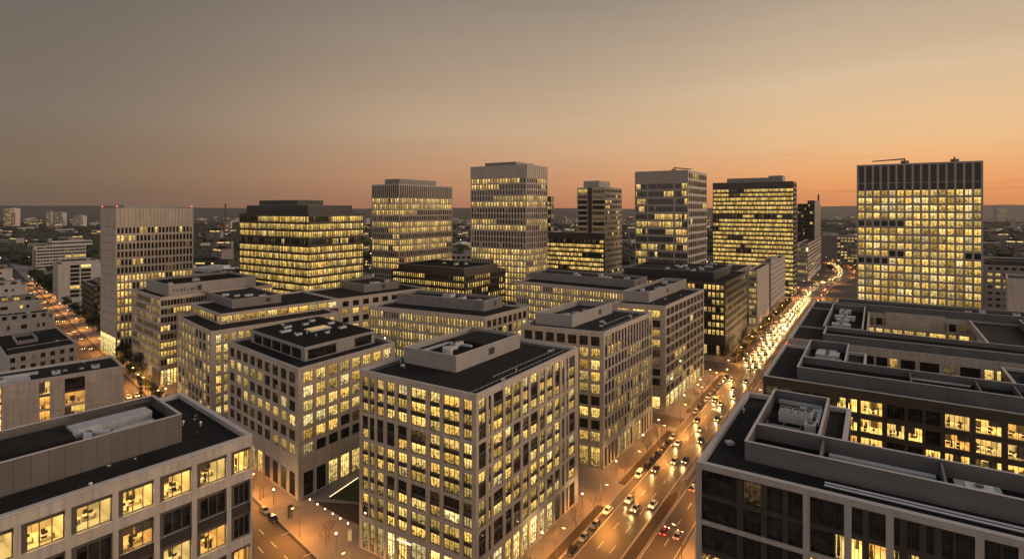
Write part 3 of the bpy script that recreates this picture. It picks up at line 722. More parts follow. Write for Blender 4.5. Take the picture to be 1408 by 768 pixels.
q = quadd(425, 873, 946, 972); H = top(425, 233.7)
b = Bld('office_tower', 'grey tower of broad floor bands with a blank upper storey and a small roof crane', 'tower', q[1], G_T, 38)
big = []
for x0, x1, k in ((.02, .235, 9), (.26, .73, 19), (.765, .985, 9)):
    for i in range(k): big.append((x0 + (x1 - x0) * i / k + .002, x0 + (x1 - x0) * (i + 1) / k - .002))
ROW = {0: .15, 1: .5, 2: .12, 3: .15, 4: .4, 5: .85, 6: .45, 7: .2, 8: .4, 9: .25}
b.vol(q, H, [T(fr=big, fh=5.9, wh=4.0, top=10, p=.3, run=3.5, rows=ROW, nm=1, lod=0, fp=.06, dw=.3), T(n=9, pier=.14, edge=1.2, fh=5.9, wh=3.9, top=1.9, p=.08, run=2, nm=2, lod=0, fp=.6)], 'greyfin', 'brown')
def bmu(b, a, c, H, L, ang):
    p = b.at(a, c); mb = MB(); mb.obox(V3(p, H), (3.4, 0, 0), (0, 3, 0), (0, 0, 2.6)); mb.tube((p.x + 1.6, p.y + 1.5, H + 2.6), (p.x + 1.6, p.y + 1.5, H + 4.), .5, .4, 8)
    mb.tube((p.x + 1.6, p.y + 1.5, H + 3.8), (p.x + 1.6 + L * math.cos(ang), p.y + 1.5 + L * math.sin(ang), H + 2.6), .5, .35, 6); mb.build('facade_crane', M['steel'], b.root)
bmu(b, .45, .4, H, 14, -.2); b.finish()

q = quadd(577, 980, 1091, 1095.5); H = top(577, 249)
b = Bld('office_tower', 'broad green-tinted glass tower glowing on nearly every floor beside the far boulevard', 'tower', q[1], G_T, 39)
b.vol(q, H, [T(n=64, pier=.16, edge=.4, fh=4.6, wh=2.8, top=7.6, p=.9, run=10, rows={0: .4, 5: .75, 6: .6, 13: .6, 20: .5}, nm=1, lod=0, glass='glassg', fp=.4, dw=.2), T(n=5, pier=.2, edge=.6, fh=5.05, wh=3.6, top=2, p=.2, nm=1, lod=0)], 'bronze', 'black')
b.pent(b.quad(.14, .82, .1, .8), 5.2, 'panel', .6, 'roof', units=0, vents=0); b.pent(b.quad(.13, .3, .1, .8), 7, 'panel', .6, 'roof', units=0, vents=0, name='upper_enclosure'); b.finish()

n = at(1352, 350); l = n + GU * hit(n, GU, 1178); r = n + GV * 26; q = [l, n, r, l + r - n]; H = top(350, 221)
b = Bld('office_tower', 'wide slab tower with tall dark crown panels and a full grid of lit windows', 'tower', n, G_T, 40)
seq = {3: .6, 4: .55, 7: .8, 8: .8, 9: .6, 10: .75}
def lit_slab(ri, bi, lt):
    if ri == 4: return bi > 5
    if ri == 8: return not (bi in (4, 5, 13, 14))
    if ri == 9: return bi > 3
    return lt
b.vol(q, H, [T(n=15, pier=.27, edge=.5, fh=5.05, wh=3.6, top=.9, crown=[(11.6, 's'), (4.6, 's')], gap=.35, p=.97, run=8, nm=2, lod=0, fw=.22, litfn=lit_slab), None], 'greyfin', 'frame')
bmu(b, .6, .3, H, 19, math.pi - .35); bmu(b, .2, .4, H, 3, 1.); b.finish()

q = quadd(800, 1096.5, 1120, 1128.5); H = top(800, 280)
b = Bld('office_tower', 'distant dark tower with a raised fin at its roof corner by the boulevard bend', 'tower', q[1], G_T, 41)
b.vol(q, H, [T(n=12, pier=.2, fh=5, wh=2.8, p=.22, run=2, nm=1, lod=0, fp=.1), None], 'brown', 'black')
b.pent(b.quad(.02, .45, .1, .9), 5.5, 'brown', .5, 'roof', units=0, vents=0)
mb = MB(); p = b.at(.03, .8); mb.obox(V3(p, H), V3(GU * 2, 0), V3(GV * 8, 0), (0, 0, 15)); mb.build('roof_fin', M['brown'], b.root); b.finish()
q = quadd(693, 1096, 1111, 1129)
b = Bld('office_building', 'mid-rise block with pale slab bands and a bright corner lamp where the boulevard bends', cat(), q[1], None, 42)
b.vol(q, HC - 48 * 693 / F, [T(n=6, pier=.5, fh=4.6, wh=2.4, p=.2, nm=1, lod=0), T(n=12, pier=.1, edge=.4, fh=4.6, wh=2.9, p=.15, run=3, nm=1, lod=0, fp=.4)], 'stone2', 'brown')
mb = MB(); p = q[1] - GV * .5; mb.obox(V3(p, 38), V3(GU * 1.5, 0), V3(GV * -1.5, 0), (0, 0, 3.4)); mb.build('corner_light', M['strip'], b.root); b.finish()
# ================================================================== the big block at the lower corner by the side avenue
H = 52.
n = gp(347, 598, H); l = n + (gp(0, 712, H) - n).normalized() * 62; r = gp(250, 540, H); q = [l, n, r, l + r - n]
b = Bld('office_block', 'pale-framed office block with large square lit windows and silver ducts in its roof box', cat(), n, None, 51)
def lit_lf(ri, bi, lt):
    return {0: True, 1: bi in (0, 3), 2: bi in (0, 2, 4, 5), 3: bi in (3, 6, 1)}.get(ri, lt)
lf = T(px=[(-140, -62), (-50, 19), (29, 90), (98, 155), (163, 212), (220, 264), (271, 312), (318, 344.5)], groups=[1, 2, 2, 2, 2], fh=5.4, wh=3.85, top=1.7, p=.5, nm=3, lod=2, tr=.0, fw=.12, sur=(.6, .55), fm='surround', room=True, litfn=lambda ri, bi, lt: lit_lf(ri, bi - 1, lt), fp=0, dw=.55)
b.vol(q, H, [lf, T(n=7, pier=.2, fh=5.4, wh=3.85, top=1.7, groups=[1, 2, 2, 2, 2], p=.5, nm=3, lod=0)], 'stone2', 'brown', cw=.8, cop='coping')
zr = b.zr
n1 = gp(250, 607, zr); d1 = (l - n).normalized(); d2 = (r - n).normalized(); l1 = n1 + d1 * 46; r1 = n1 + d2 * 14.5; e = [l1, n1, r1, l1 + r1 - n1]
M['panelk'] = mat('umber_roof_panels', (.125, .115, .108), .5, .12, .2, seam=(1.9, 30., .035, 0.))
b.pent(e, 4.6, 'panelk', 1.9, 'roof', units=0, vents=0, t=.35)
zf = zr + 2.7; pt = lambda a, c: n1 + d1 * a + d2 * c     # metres along the front wall, metres back
for a, L_, c, w_, h_ in ((2.5, 11, 8.5, 3.2, 1.5), (1.2, 4., 2., 2.2, .9), (20, 16, 11, 1.6, .7)):
    duct(b.root, [pt(a, c), pt(a + L_, c)], zf - .2, w_, h_)
duct(b.root, [pt(3, 4.), pt(9, 4.), pt(11.5, 7)], zf - .2, 1.2, .9); duct(b.root, [pt(13, 1.6), pt(27, 1.6)], zf + .2, .9, .7); duct(b.root, [pt(11.5, 7), pt(12.5, 2)], zf - .1, 1.1, .8)
for c in (12.4, 13., 13.6):
    mb = MB(); mb.tube(V3(pt(.8, c), zf + 1.7), V3(pt(12, c), zf + 1.7), .09, .09, 6); mb.build('roof_pipe', M['steel'], b.root)
mb = MB(); slab(mb, [pt(26, 5), pt(13.5, 5), pt(13.5, 12.5), pt(26, 12.5)][::1], zf, zf + 1.1); mb.build('raised_roof', M['roof'], b.root)
mb = MB(); slab(mb, [pt(40, 3), pt(27, 3), pt(27, 12.5), pt(40, 12.5)], zf, zf + .8); mb.build('raised_roof', M['roofg'], b.root)
for a in (27.2, 34): hvac(b.root, pt(a, 5), d1, d2, 3, 4, zf + .8, .9)
for _ in range(9):
    mb = MB(); p = n1 + d1 * b.rng.uniform(-8, 30) + d2 * b.rng.uniform(-3.2, -.8) if b.rng.random() < .5 else n1 - d1 * b.rng.uniform(2, 9) + d2 * b.rng.uniform(0, 14)
    mb.obox(V3(p, zr), V3(d1 * b.rng.uniform(.3, .9), 0), V3(d2 * .35, 0), (0, 0, .12)); mb.build('ballast_stone', M['unit'], b.root)
roof_bits(b, [l, n - d1 * -1, n + d2 * 4, l + d2 * 4], zr, 10, b.rng); roof_bits(b, [n1 - d1 * 9, n1 - d1 * 1.5, r1 - d1 * 1.5, r1 - d1 * 9], zr, 6, b.rng)
mb = MB(); p = r + d1 * 8 - d2 * 2
mb.tube(V3(p, zr), V3(p, zr + 6.4), .1, .08, 6)
for k in range(5): mb.obox((p.x - .25, p.y - .25, zr + 2.2 + k * .85), (.5, 0, 0), (0, .5, 0), (0, 0, .5))
mb.build('aerial_mast', M['frame'], b.root); b.finish()

# ================================================================== courtyard blocks across the boulevard
def light_frame(b, A, B_, zs, pxs, wdt, m='frame_stone'):
    r = B_ - A; w = r.length; r = r / w; n = V2(r.y, -r.x); mb = MB()
    for z0, z1 in zs: mb.obox(V3(A + n * .01, z0), V3(r * w, 0), V3(n * .22, 0), (0, 0, z1 - z0))
    for px in pxs:
        a = hit(A, r, px); mb.obox(V3(A + r * (a - wdt / 2) + n * .012, zs[-1][0]), V3(r * wdt, 0), V3(n * .17, 0), (0, 0, zs[0][1] - zs[-1][0] - .02))
    mb.build('facade_frame', M[m], b.root)
M['frame_stone'] = mat('grey_stone_frame', (.36, .325, .30), .8, .12, .2, streak=.4)
H = 52.
b = Bld('courtyard_block', 'dark glass courtyard block with grey facade frame, louvred roof screen and open plant pit', cat(), st(54.5, 85.6), None, 52)
fpx = [(961.6, 1013), (1021.5, 1046.4), (1054, 1076), (1083, 1105), (1113, 1147), (1148, 1162), (1170, 1186), (1194.3, 1219), (1228, 1237), (1247, 1264), (1274, 1284), (1295, 1311), (1314, 1342), (1352, 1376), (1379, 1402), (1412, 1470)]
LR = {0: (), 1: (5, 6, 7, 8, 9, 10, 11), 2: (4, 5, 6, 7, 9, 11), 3: (0, 2, 6, 8, 9, 10)}
fr_ = T(px=fpx, groups=[1] * 10, fh=4.05, wh=3.35, top=1.0, p=.4, nm=3, lod=2, fw=.08, litfn=lambda ri, bi, lt: bi in LR[ri] if ri in LR else lt, room=True, fp=.08, dw=.45)
W_ = [st(54.5, 85.6), st(118, 85.6), st(118, 103), st(54.5, 103)]
sd = T(n=12, pier=.2, fh=4.05, wh=3.35, top=1., p=.4, nm=2, lod=0)
b.vol([st(54.5, 85.6), st(118, 85.6), st(118, 103), st(73, 103), st(73, 124), st(54.5, 124)], H, [fr_, None, None, sd, sd, sd], 'bronze', 'brown', cop='coping', cw=.7)
light_frame(b, W_[0], W_[1], [(H - .75, H - .02), (H - 8.9, H - 8.25), (H - 17, H - 16.35), (H - 25.1, H - 24.45), (H - 33.2, H - 32.5)], [961, 1109, 1165.8, 1223.5, 1347, 1407], .85)
zr = b.zr
b.pent([st(60, 92), st(116, 92), st(116, 100.7), st(60, 100.7)], 2.9, 'louvre', 2.3, 'roof', units=0, vents=0, name='roof_screen')
b.pent([st(60, 100.72), st(69.6, 100.72), st(69.6, 121.6), st(60, 121.6)], 2.9, 'paneld', 2.6, 'roof', units=0, vents=0, name='plant_pit')
hvac(b.root, st(62.2, 111), QN, QV, 5.4, 3.4, zr + .3, 1.7); hvac(b.root, st(66.8, 106.2), QN, QV, 1.7, 2.2, zr + .3, 1.9); hvac(b.root, st(65, 116.5), QN, QV, 3.4, 1.6, zr + .3, 1.1)
for k_ in range(5): hvac(b.root, st(62.4 + k_ * 1.05, 111.3), QN, QV, .8, 1.3, zr + 2.1, .55)
duct(b.root, [st(61.2, 119.5), st(68.5, 119.5)], zr + .9, .7, .6); duct(b.root, [st(68.4, 119), st(68.4, 110)], zr + .9, .6, .5)
hvac(b.root, st(87, 95), QN, QV, 3, 2, zr + 1.2, .6); duct(b.root, [st(101, 95), st(112, 95)], zr + .3, 1., .7)
for k in range(5):
    mb = MB(); mb.obox(V3(st(61, 101.6 + k * 1.1), zr + 1.3), V3(QN * 5.2, 0), V3(QV * .14, 0), (0, 0, .14)); mb.build('pipe_rack', M['zinc'], b.root)
for q_ in (61, 63.6, 66.2):
    mb = MB(); mb.obox(V3(st(q_, 101.2), zr + 1.5), V3(QN * .16, 0), V3(QV * 6, 0), (0, 0, .2)); mb.build('pipe_rack', M['steel'], b.root)
for k in range(3): duct(b.root, [st(71, 93.7 + k * 2), st(84, 93.7 + k * 2)], zr + .4, 1.1, .8)
for q_ in (70, 84.6, 100):
    mb = MB(); mb.obox(V3(st(q_, 92.3), zr), V3(QN * .3, 0), V3(QV * 8.2, 0), (0, 0, 2.7)); mb.build('screen_divider', M['paneld'], b.root)
for k in range(2):
    mb = MB(); mb.tube(V3(st(71, 88.6 + k * .9), zr + .5), V3(st(117, 88.6 + k * .9), zr + .5), .16, .16, 8); mb.build('roof_pipe', M['zinc'], b.root)
mb = MB(); slab(mb, [st(70.5, 103.3), st(72.6, 103.3), st(72.6, 123.6), st(70.5, 123.6)], zr, zr + .08); mb.build('terrace_roof', M['roof'], b.root)
mb = MB(); slab(mb, [st(86, 94.5), st(91, 94.5), st(91, 99), st(86, 99)], zr, zr + 1.2); mb.build('stair_head', M['unit'], b.root)
roof_bits(b, [st(54.5, 87), st(59, 87), st(59, 123), st(54.5, 123)], zr, 6, b.rng); b.finish()

def uneven(n, seed, gap=.25):
    rng = random.Random(seed); ws_ = [rng.choice((1., 1.4, 1.8, 2.3)) for _ in range(n)]; t = sum(ws_) * 1.0; out = []; x = .004
    for w_ in ws_:
        f_ = w_ / t * .992; out.append((x + f_ * gap * .35, x + f_ * (1 - gap * .35))); x += f_
    return out
H = 46.
H2_ = T(fr=uneven(22, 3), p=.8, rows={0: .5}, fh=4.45, wh=3.2, top=2.4, nm=5, lod=2, run=2, fp=.3, dw=.3, room=True)
dkf = dict(fh=4.45, wh=3.2, top=2.4, nm=5, lod=1, run=2, fp=.3, dw=.3)
b = Bld('courtyard_block', 'dark courtyard block with two open courts ringed by slate metal roof walls', cat(), st(52, 160), None, 53)
b.vol([st(52, 160), st(136, 160), st(136, 205), st(106, 205), st(106, 177), st(74.5, 177), st(74.5, 201), st(52, 201)], H, [H2_, None, None, T(n=6, p=.5, **dkf), None, T(n=4, p=.5, **dkf)], 'bronze', 'brown', cw=.6)
zr = b.zr
b.pent([st(59.5, 164), st(134, 164), st(134, 176.5), st(59.5, 176.5)], 3.3, 'paneld', 1.9, 'roof', units=0, vents=2, name='roof_screen')
b.pent([st(59.5, 176.54), st(70, 176.54), st(70, 200.5), st(59.5, 200.5)], 3.3, 'paneld', 3., 'roof', units=0, vents=0, name='plant_pit')
hvac(b.root, st(62, 186), QN, QV, 6, 5, zr + .3, 1.9); hvac(b.root, st(62, 194), QN, QV, 5, 2.5, zr + .3, 1.2); hvac(b.root, st(66.5, 180), QN, QV, 2.2, 2.6, zr + .3, 1.9); hvac(b.root, st(61, 179), QN, QV, 3.5, 2, zr + .3, 1.)
for q_ in (84, 97, 104): mb = MB(); mb.obox(V3(st(q_, 164.4), zr), V3(QN * .3, 0), V3(QV * 11.7, 0), (0, 0, 3.)); mb.build('screen_divider', M['paneld'], b.root)
duct(b.root, [st(84, 173), st(96, 173)], zr + 1.6, .4, .4); duct(b.root, [st(118, 170), st(132, 170)], zr + 1.4, 1.2, .7)
b.pent([st(112, 178.5), st(134, 178.5), st(134, 203), st(112, 203)], 3., 'panelp', 1.2, 'roof', units=4, vents=0)
# rear court
b.vol([st(52, 211), st(152, 211), st(152, 237), st(52, 237)], H, [T(fr=uneven(24, 5, .3), p=.3, rows={0: .4}, nm=6, lod=1, fh=4.6, wh=3.1, top=2.6, run=2, fp=.2), None, None, None], 'pale', 'brown', name='court_wall', rname='court_roof', edges=[0, 1, 3])
b.pent([st(62, 213.5), st(150, 213.5), st(150, 227), st(62, 227)], 3., 'paneld', 1.4, 'roof', units=0, vents=0, name='roof_screen')
b.vol([st(52, 237.02), st(74.5, 237.02), st(74.5, 284), st(52, 284)], H, [None], 'pale', 'brown', name='side_wall', rname='side_roof', edges=[1, 3])
b.pent([st(61, 228), st(73, 228), st(73, 283), st(61, 283)], 3., 'paneld', 2.6, 'roof', units=0, vents=0, name='plant_pit')
for p_, w_ in ((240, 6), (250, 4), (258, 7), (268, 3), (274, 4)): hvac(b.root, st(63 + (p_ % 3), p_), QN, QV, w_, 3, zr + .3, 1.6)
b.vol([st(107.5, 237.02), st(152, 237.02), st(152, 284), st(107.5, 284)], H, [None, None, None, T(n=9, p=.4, **dkf)], 'pale', 'brown', name='side_wall', rname='side_roof', edges=[1, 3])
b.pent([st(122, 233), st(150, 233), st(150, 282), st(122, 282)], 2.8, 'paneld', 2., 'roof', units=6, vents=0, name='plant_pit')
b.vol([st(52, 284.02), st(170, 284.02), st(170, 304), st(52, 304)], H, [T(fr=uneven(24, 8, .3), p=.75, rows={0: .15, 1: .97}, nm=4, lod=1, fh=4.4, wh=3., top=2.2, run=6, fp=.2), None, None, None], 'pale', 'brown', name='rear_wall', rname='rear_roof', edges=[1, 2, 3])
b.pent([st(62, 288), st(168, 288), st(168, 301), st(62, 301)], 3.2, 'paneld', 1.2, 'roof', units=6, vents=0, name='roof_screen')
mb = MB(); mb.obox(V3(st(80, 284.1), 40), V3(QN * 20, 0), V3(-QV * .4, 0), (0, 0, 6.6)); mb.build('court_panel', M['pale'], b.root)
b.finish()
b = Bld('stair_tower', 'pale stone stair head poking up at the picture edge between the dark courtyard blocks', cat(), st(102, 112), None, 54)
q = [st(98, 118), st(116, 118), st(116, 126), st(98, 126)]
b.vol(q, 46, [T(n=5, pier=.5, fh=4.2, wh=2.8, p=.2, nm=1, lod=1), None, None, T(n=3, pier=.4, fh=4.2, wh=3, p=.1, nm=2, lod=1)], 'pale'); b.finish()

# ================================================================== the pale buildings along the side avenue
def west(N, ln, dp, H, Tf, label, name='apartment_block', wall='pale', seed=60, Tr=None, n=None, group=None, direc=None, **kw):
    n = n if n is not None else gp(*N, H); a = direc if direc is not None else -WN; l = n + a * ln; r = n + WV * dp
    b = Bld(name, label, 'building', n, group, seed); b.vol([l, n, r, l + r - n], H, [Tf, Tr], wall, **kw); return b
n = gp(170, 503, 28); a = (gp(0, 530, 28) - n).normalized()
b = west(None, 55, 22, 28., T(px=[(-30, -12), (-6, 2), (54, 69), (89, 117)], groups=[2, 2, 1], fh=5.3, wh=4.6, top=1.3, nm=2, lod=2, tr=.5, fp=0, room=True, litfn=lambda ri, bi, lt: not (bi == 3 and ri in (0, 3)) and bi != 0), 'pale concrete building with few tall lit windows, behind the block with silver ducts', seed=61, n=n, direc=a)
for k in (.12, .34, .62, .86):
    hvac(b.root, b.at(k, .3), a, WV, 2.4, 3.2, b.zr, .9)
duct(b.root, [b.at(.45, .55), b.at(.95, .55)], b.zr, 1.6, .8); mb = MB(); slab(mb, b.quad(.5, .72, .2, .7), b.zr, b.zr + .5); mb.build('raised_roof', M['zinc'], b.root)
roof_bits(b, b.quad(.02, .4, .05, .95), b.zr, 9, b.rng); b.finish()
n = gp(107, 472, 18); a = (gp(32, 485, 18) - n).normalized(); dv = (gp(78, 449, 18) - n)
b = Bld('apartment_block', 'low pale house with a walled roof terrace at the kerb of the side avenue', 'building', n, None, 62)
l = n + a * 30; b.vol([l, n, n + dv, l + dv], 18, [T(n=7, pier=.5, fh=4.4, wh=2.4, top=1.6, p=.08, run=1, nm=2, lod=1), None], 'render')
b.pent(b.quad(.45, .75, .45, .8), 1.7, 'panelp', 1.5, 'roof', units=0, vents=0, name='roof_terrace'); roof_bits(b, b.quad(.1, .95, .05, .95), b.zr, 7, b.rng)
mb = MB(); mb.obox(V3(b.at(.02, .3), b.zr), V3((l - n) * .9, 0), V3((dv).normalized() * .3, 0), (0, 0, .3)); mb.build('roof_upstand', M['coping'], b.root); b.finish()
TR = T(fr=[(.05, .09), (.2, .23), (.26, .29), (.47, .5), (.62, .69), (.8, .83), (.86, .89)], fh=6.2, wh=2.5, top=3., p=.12, run=1, nm=2, lod=1, fp=.2)
for i, (px, H, ln, lab) in enumerate(((75, 19, 44, 'pale terrace house row with dark door-like windows, second along the side avenue'), (56, 21, 60, 'pale stepped terrace row with a brown roof storey, third along the side avenue'),
        (37, 22, 75, 'pale low terrace row with white parapets, fourth along the side avenue'), (17, 23, 80, 'farthest pale terrace row on the side avenue, just before the dark trees'))):
    k = (px - CX) / F; y = 67.6 / (1 + k); n = V2(k * y, y)
    b = west(None, ln, 16, H, TR, lab, seed=70 + i, n=n, wall='render')
    b.vol(b.quad(.05, .95, .15, .9), H + 3.4, [T(n=8, pier=.5, fh=3.2, wh=2.3, top=.6, p=.2, nm=2, lod=1), None], 'render' if i % 2 == 0 else 'panel', z0=H - .6, name='top_storey', rname='top_roof', par=.3)
    mb = MB(); mb.obox(V3(b.at(.3, .4), b.zr), (2.2, 0, 0), (0, 1.6, 0), (0, 0, 1.8)); mb.build('chimney', M['render'], b.root); roof_bits(b, b.quad(.1, .9, .3, .8), b.zr, 4, b.rng); b.finish()
n = gp(128, 448); H = 31.
b = Bld('office_building', 'dark office building with pale window bands beside the beige tower on the side avenue', cat(), n, None, 81)
l = n + WV * 52; r = n + WN * 30; b.vol([l, n, r, l + r - n], H, [T(n=26, pier=.1, fh=4.6, wh=2.5, gz=6, p=.4, run=3, nm=1, lod=0, gp=.9, fp=.5), T(n=15, pier=.1, fh=4.6, wh=2.5, p=.12, nm=1, lod=0, fp=.5)], 'bronze')
b.pent(b.quad(.3, .8, .2, .8), 3, 'panel', 1, 'roof', units=2, vents=0); b.finish()
n = gp(80, 417)
b = Bld('apartment_block', 'tall pale apartment block with a dark vertical strip of balconies by the orange-lit avenue', 'building', n, None, 82)
l = n + WV * 40; r = n + WN * 36; b.vol([l, n, r, l + r - n], 37, [T(n=9, pier=.6, fh=4, wh=2, p=.1, nm=1, lod=0), T(fr=[(.25, .45), (.48, .7)], fh=4, wh=2.9, p=.12, run=1, nm=2, lod=0, fp=.3)], 'render')
b.pent(b.quad(.1, .9, .1, .9), 3, 'render', .6, 'roof', units=1, vents=0); b.finish()
n = at(50, 800)
b = Bld('apartment_block', 'white-banded stepped apartment block rising out of the dark trees', 'building', n, None, 83)
bd = dict(pier=.06, edge=.5, fh=4.6, wh=2.4, p=.06, nm=1, lod=0, fp=.2)
l = n + GU * 16; r = n + GV * 60; b.vol([l, n, r, l + r - n], 36, [T(n=4, **bd), T(n=16, **bd)], 'render')
n3 = n + GV * 18; l = n3 + GU * 20; r = n3 + GV * 50; b.vol([l, n3, r, l + r - n3], 42, [T(n=4, **bd), T(n=14, **bd)], 'render', z0=35.5, name='upper_wall', rname='upper_roof'); b.finish()
n = gp(292, 402)
b = Bld('office_building', 'low office wing with lit floors between the beige tower and the dark glass tower', cat(), at(268, 400), None, 84)
n = at(266, 420); b.vol([n + V2(0, 40), n, n + V2(34, 3), n + V2(34, 43)], 38, [None, T(n=12, pier=.3, fh=4.6, wh=2.8, p=.85, run=6, nm=2, lod=0)], 'stone2')
b.pent(b.quad(.1, .9, .1, .9), 3.5, 'bronze', 1, 'roof', units=3, vents=0); b.finish()
n = at(1354, 420)
b = Bld('office_building', 'grey office building with small mostly dark windows beside the wide slab tower', cat(), n, None, 85)
b.vol([n, n + V2(62, -34), n + V2(80, 0), n + V2(18, 34)], 48, [T(n=15, pier=.4, fh=4.6, wh=1.9, p=.12, run=2, nm=1, lod=0), None], 'grey'); b.pent(b.quad(.2, .9, .1, .8), 4, 'black', 1, 'roof', units=3, vents=0); b.finish()
n = at(1385, 330)
b = Bld('apartment_block', 'pale narrow building with rounded blank end and lit stair windows at the picture edge', 'building', n, None, 86)
b.vol([n, n + V2(9, -6), n + V2(42, 4), n + V2(20, 24)], 49, [None, T(n=6, pier=.7, fh=4.4, wh=2, p=.4, run=1, nm=1, lod=0)], 'stone'); b.finish()
n = at(1150, 930)
b = Bld('office_building', 'long far office building with rows of small lit windows facing the boulevard bend', cat(), n, None, 87)
b.vol([n + V2(4, 60), n, n + V2(70, -60), n + V2(74, 0)], 44, [None, T(n=18, pier=.35, fh=4.6, wh=2.2, p=.45, run=2, nm=1, lod=0)], 'grey'); b.finish()
n = at(1131, 1020)
b = Bld('apartment_block', 'pair of tall pale slab walls standing at the far end of the boulevard bend', 'building', n, None, 88)
b.vol([n + V2(4, 40), n, n + V2(12, 0), n + V2(16, 40)], 47, [None, None], 'panel'); n = at(1142, 1030)
b.vol([n + V2(4, 40), n, n + V2(14, 0), n + V2(18, 40)], 45, [None, None], 'render', name='second_slab', rname='second_roof'); b.finish()
# ================================================================== ground, streets
def sheet(name, poly, z, m, kind='structure'):
    mb = MB(); mb.face([V3(p, z) for p in poly]); o = mb.build(name, M[m]); o['kind'] = kind; return o
def raised(name, poly, z0, z1, m):
    mb = MB(); slab(mb, poly, z0, z1); o = mb.build(name, M[m]); o['kind'] = 'structure'; return o
mb = MB(); N_ = 24
for i in range(N_):
    for j in range(N_):
        x0, x1 = -14000 + 28000 * i / N_, -14000 + 28000 * (i + 1) / N_; y0, y1 = -3000 + 17000 * j / N_, -3000 + 17000 * (j + 1) / N_
        mb.face([(x0, y0, -.14), (x1, y0, -.14), (x1, y1, -.14), (x0, y1, -.14)])
mb.build('ground', M['land'])['kind'] = 'structure'
def smooth(pts, k=8):
    out = []
    for i in range(len(pts) - 1):
        p0, p1, p2, p3 = pts[max(0, i - 1)], pts[i], pts[i + 1], pts[min(len(pts) - 1, i + 2)]
        for j in range(k):
            t = j / k; out.append(.5 * ((2 * p1) + (p2 - p0) * t + (2 * p0 - 5 * p1 + 4 * p2 - p3) * t * t + (3 * p1 - p0 - 3 * p2 + p3) * t ** 3))
    return out + [pts[-1]]
def strip(name, line, a, b_, z, m, kind='structure', z0=None):
    mb = MB(); L = []; Rr = []
    for i, p in enumerate(line):
        d = (line[min(i + 1, len(line) - 1)] - line[max(0, i - 1)]).normalized(); n = V2(d.y, -d.x); L.append(p + n * a); Rr.append(p + n * b_)
    for i in range(len(line) - 1):
        mb.face([V3(L[i], z), V3(Rr[i], z), V3(Rr[i + 1], z), V3(L[i + 1], z)])
        if z0 is not None:
            for s_ in (L, Rr): mb.face([V3(s_[i], z0), V3(s_[i], z), V3(s_[i + 1], z), V3(s_[i + 1], z0)])
    o = mb.build(name, M[m]); o['kind'] = kind; return o
BLV = [st(22, p) for p in range(20, 641, 20)] + smooth([st(22, 640), V2(358, 650), V2(442, 745), V2(507, 856), V2(545, 949), V2(591, 1066), V2(612, 1200), V2(600, 1400)])[1:]
strip('boulevard', BLV, -14, 12.5, -.125, 'asphalt')
AVE = [ws(-8, t) for t in range(-60, 921, 20)]
strip('side_avenue', AVE, -8, 8, -.125, 'asphalt2')
# pavements: raised by a kerb
def cross(P, d, Q, e):
    cr = d.x * e.y - d.y * e.x; w = Q - P; return P + d * ((w.x * e.y - w.y * e.x) / cr)
c0 = cross(st(8.5, 0), QV, ws(1, 0), WV)
c1 = cross(ws(1, 0), WV, st(0, 322), QN); raised('pavement', [c0, st(8.5, 322), c1], -.14, 0, 'pave')
c2 = cross(ws(1, 0), WV, st(0, 342), QN)
raised('pavement', [c2, st(8.5, 342), st(8.5, 640), st(-330, 640), c2 + WV * 60], -.14, 0, 'pave')
raised('pavement', [st(34.6, 30), st(160, 30), st(160, 330), st(34.6, 330)], -.14, 0, 'pave')
raised('pavement', [st(34.6, 342), st(200, 342), st(200, 620), st(34.6, 620)], -.14, 0, 'pave')
raised('pavement', [ws(-17, -70), ws(-17, 640), ws(-60, 640), ws(-90, 300), ws(-90, -70)], -.14, 0, 'pave')
strip('side_street', [st(8.4, 236), st(-60, 236)], -6, 6, .006, 'asphalt2')
strip('side_street', [st(60, 332), st(-220, 332)], -9, 9, -.12, 'asphalt2')
for a, z_ in ((8.3, 322), ):
    strip('kerb', [st(8.62, 60), st(8.62, 322)], -.14, .14, .012, 'kerb', z0=-.14); strip('kerb', [st(8.62, 342), st(8.62, 640)], -.14, .14, .012, 'kerb', z0=-.14)
    strip('kerb', [st(34.5, 30), st(34.5, 330)], -.14, .14, .012, 'kerb', z0=-.14); strip('kerb', [ws(1.02, -60), ws(1.02, 300)], -.14, .14, .012, 'kerb', z0=-.14); strip('kerb', [ws(-16.98, -60), ws(-16.98, 600)], -.14, .14, .012, 'kerb', z0=-.14)
# median: kerbed green with a rounded tip, then a painted divider
def median(p0, p1, q0, q1):
    w = (q1 - q0) / 2; c = (q0 + q1) / 2; pl = [st(q0, p0), st(q1, p0)] + [st(c + w * math.cos(t * math.pi / 8), p1 + 4 * w * math.sin(t * math.pi / 8)) for t in range(9)]
    raised('median', pl, -.14, .0, 'kerb'); raised('median_bed', inset(pl, .25), -.1, .06, 'soil')
median(60, 172, 22.0, 25.4); median(232, 318, 22.6, 24.2); median(350, 610, 22.6, 24.4)
raised('median', [st(23., 188), st(24.2, 188), st(24.2, 226), st(23., 226)], -.14, -.02, 'kerb')
for p0, p1 in ((62, 157), (173, 225), (250, 316), (346, 425), (434, 520), (530, 610)):
    raised('planting_bed', [st(5.9, p0), st(8.3, p0), st(8.3, p1), st(5.9, p1)], 0, .07, 'soil')
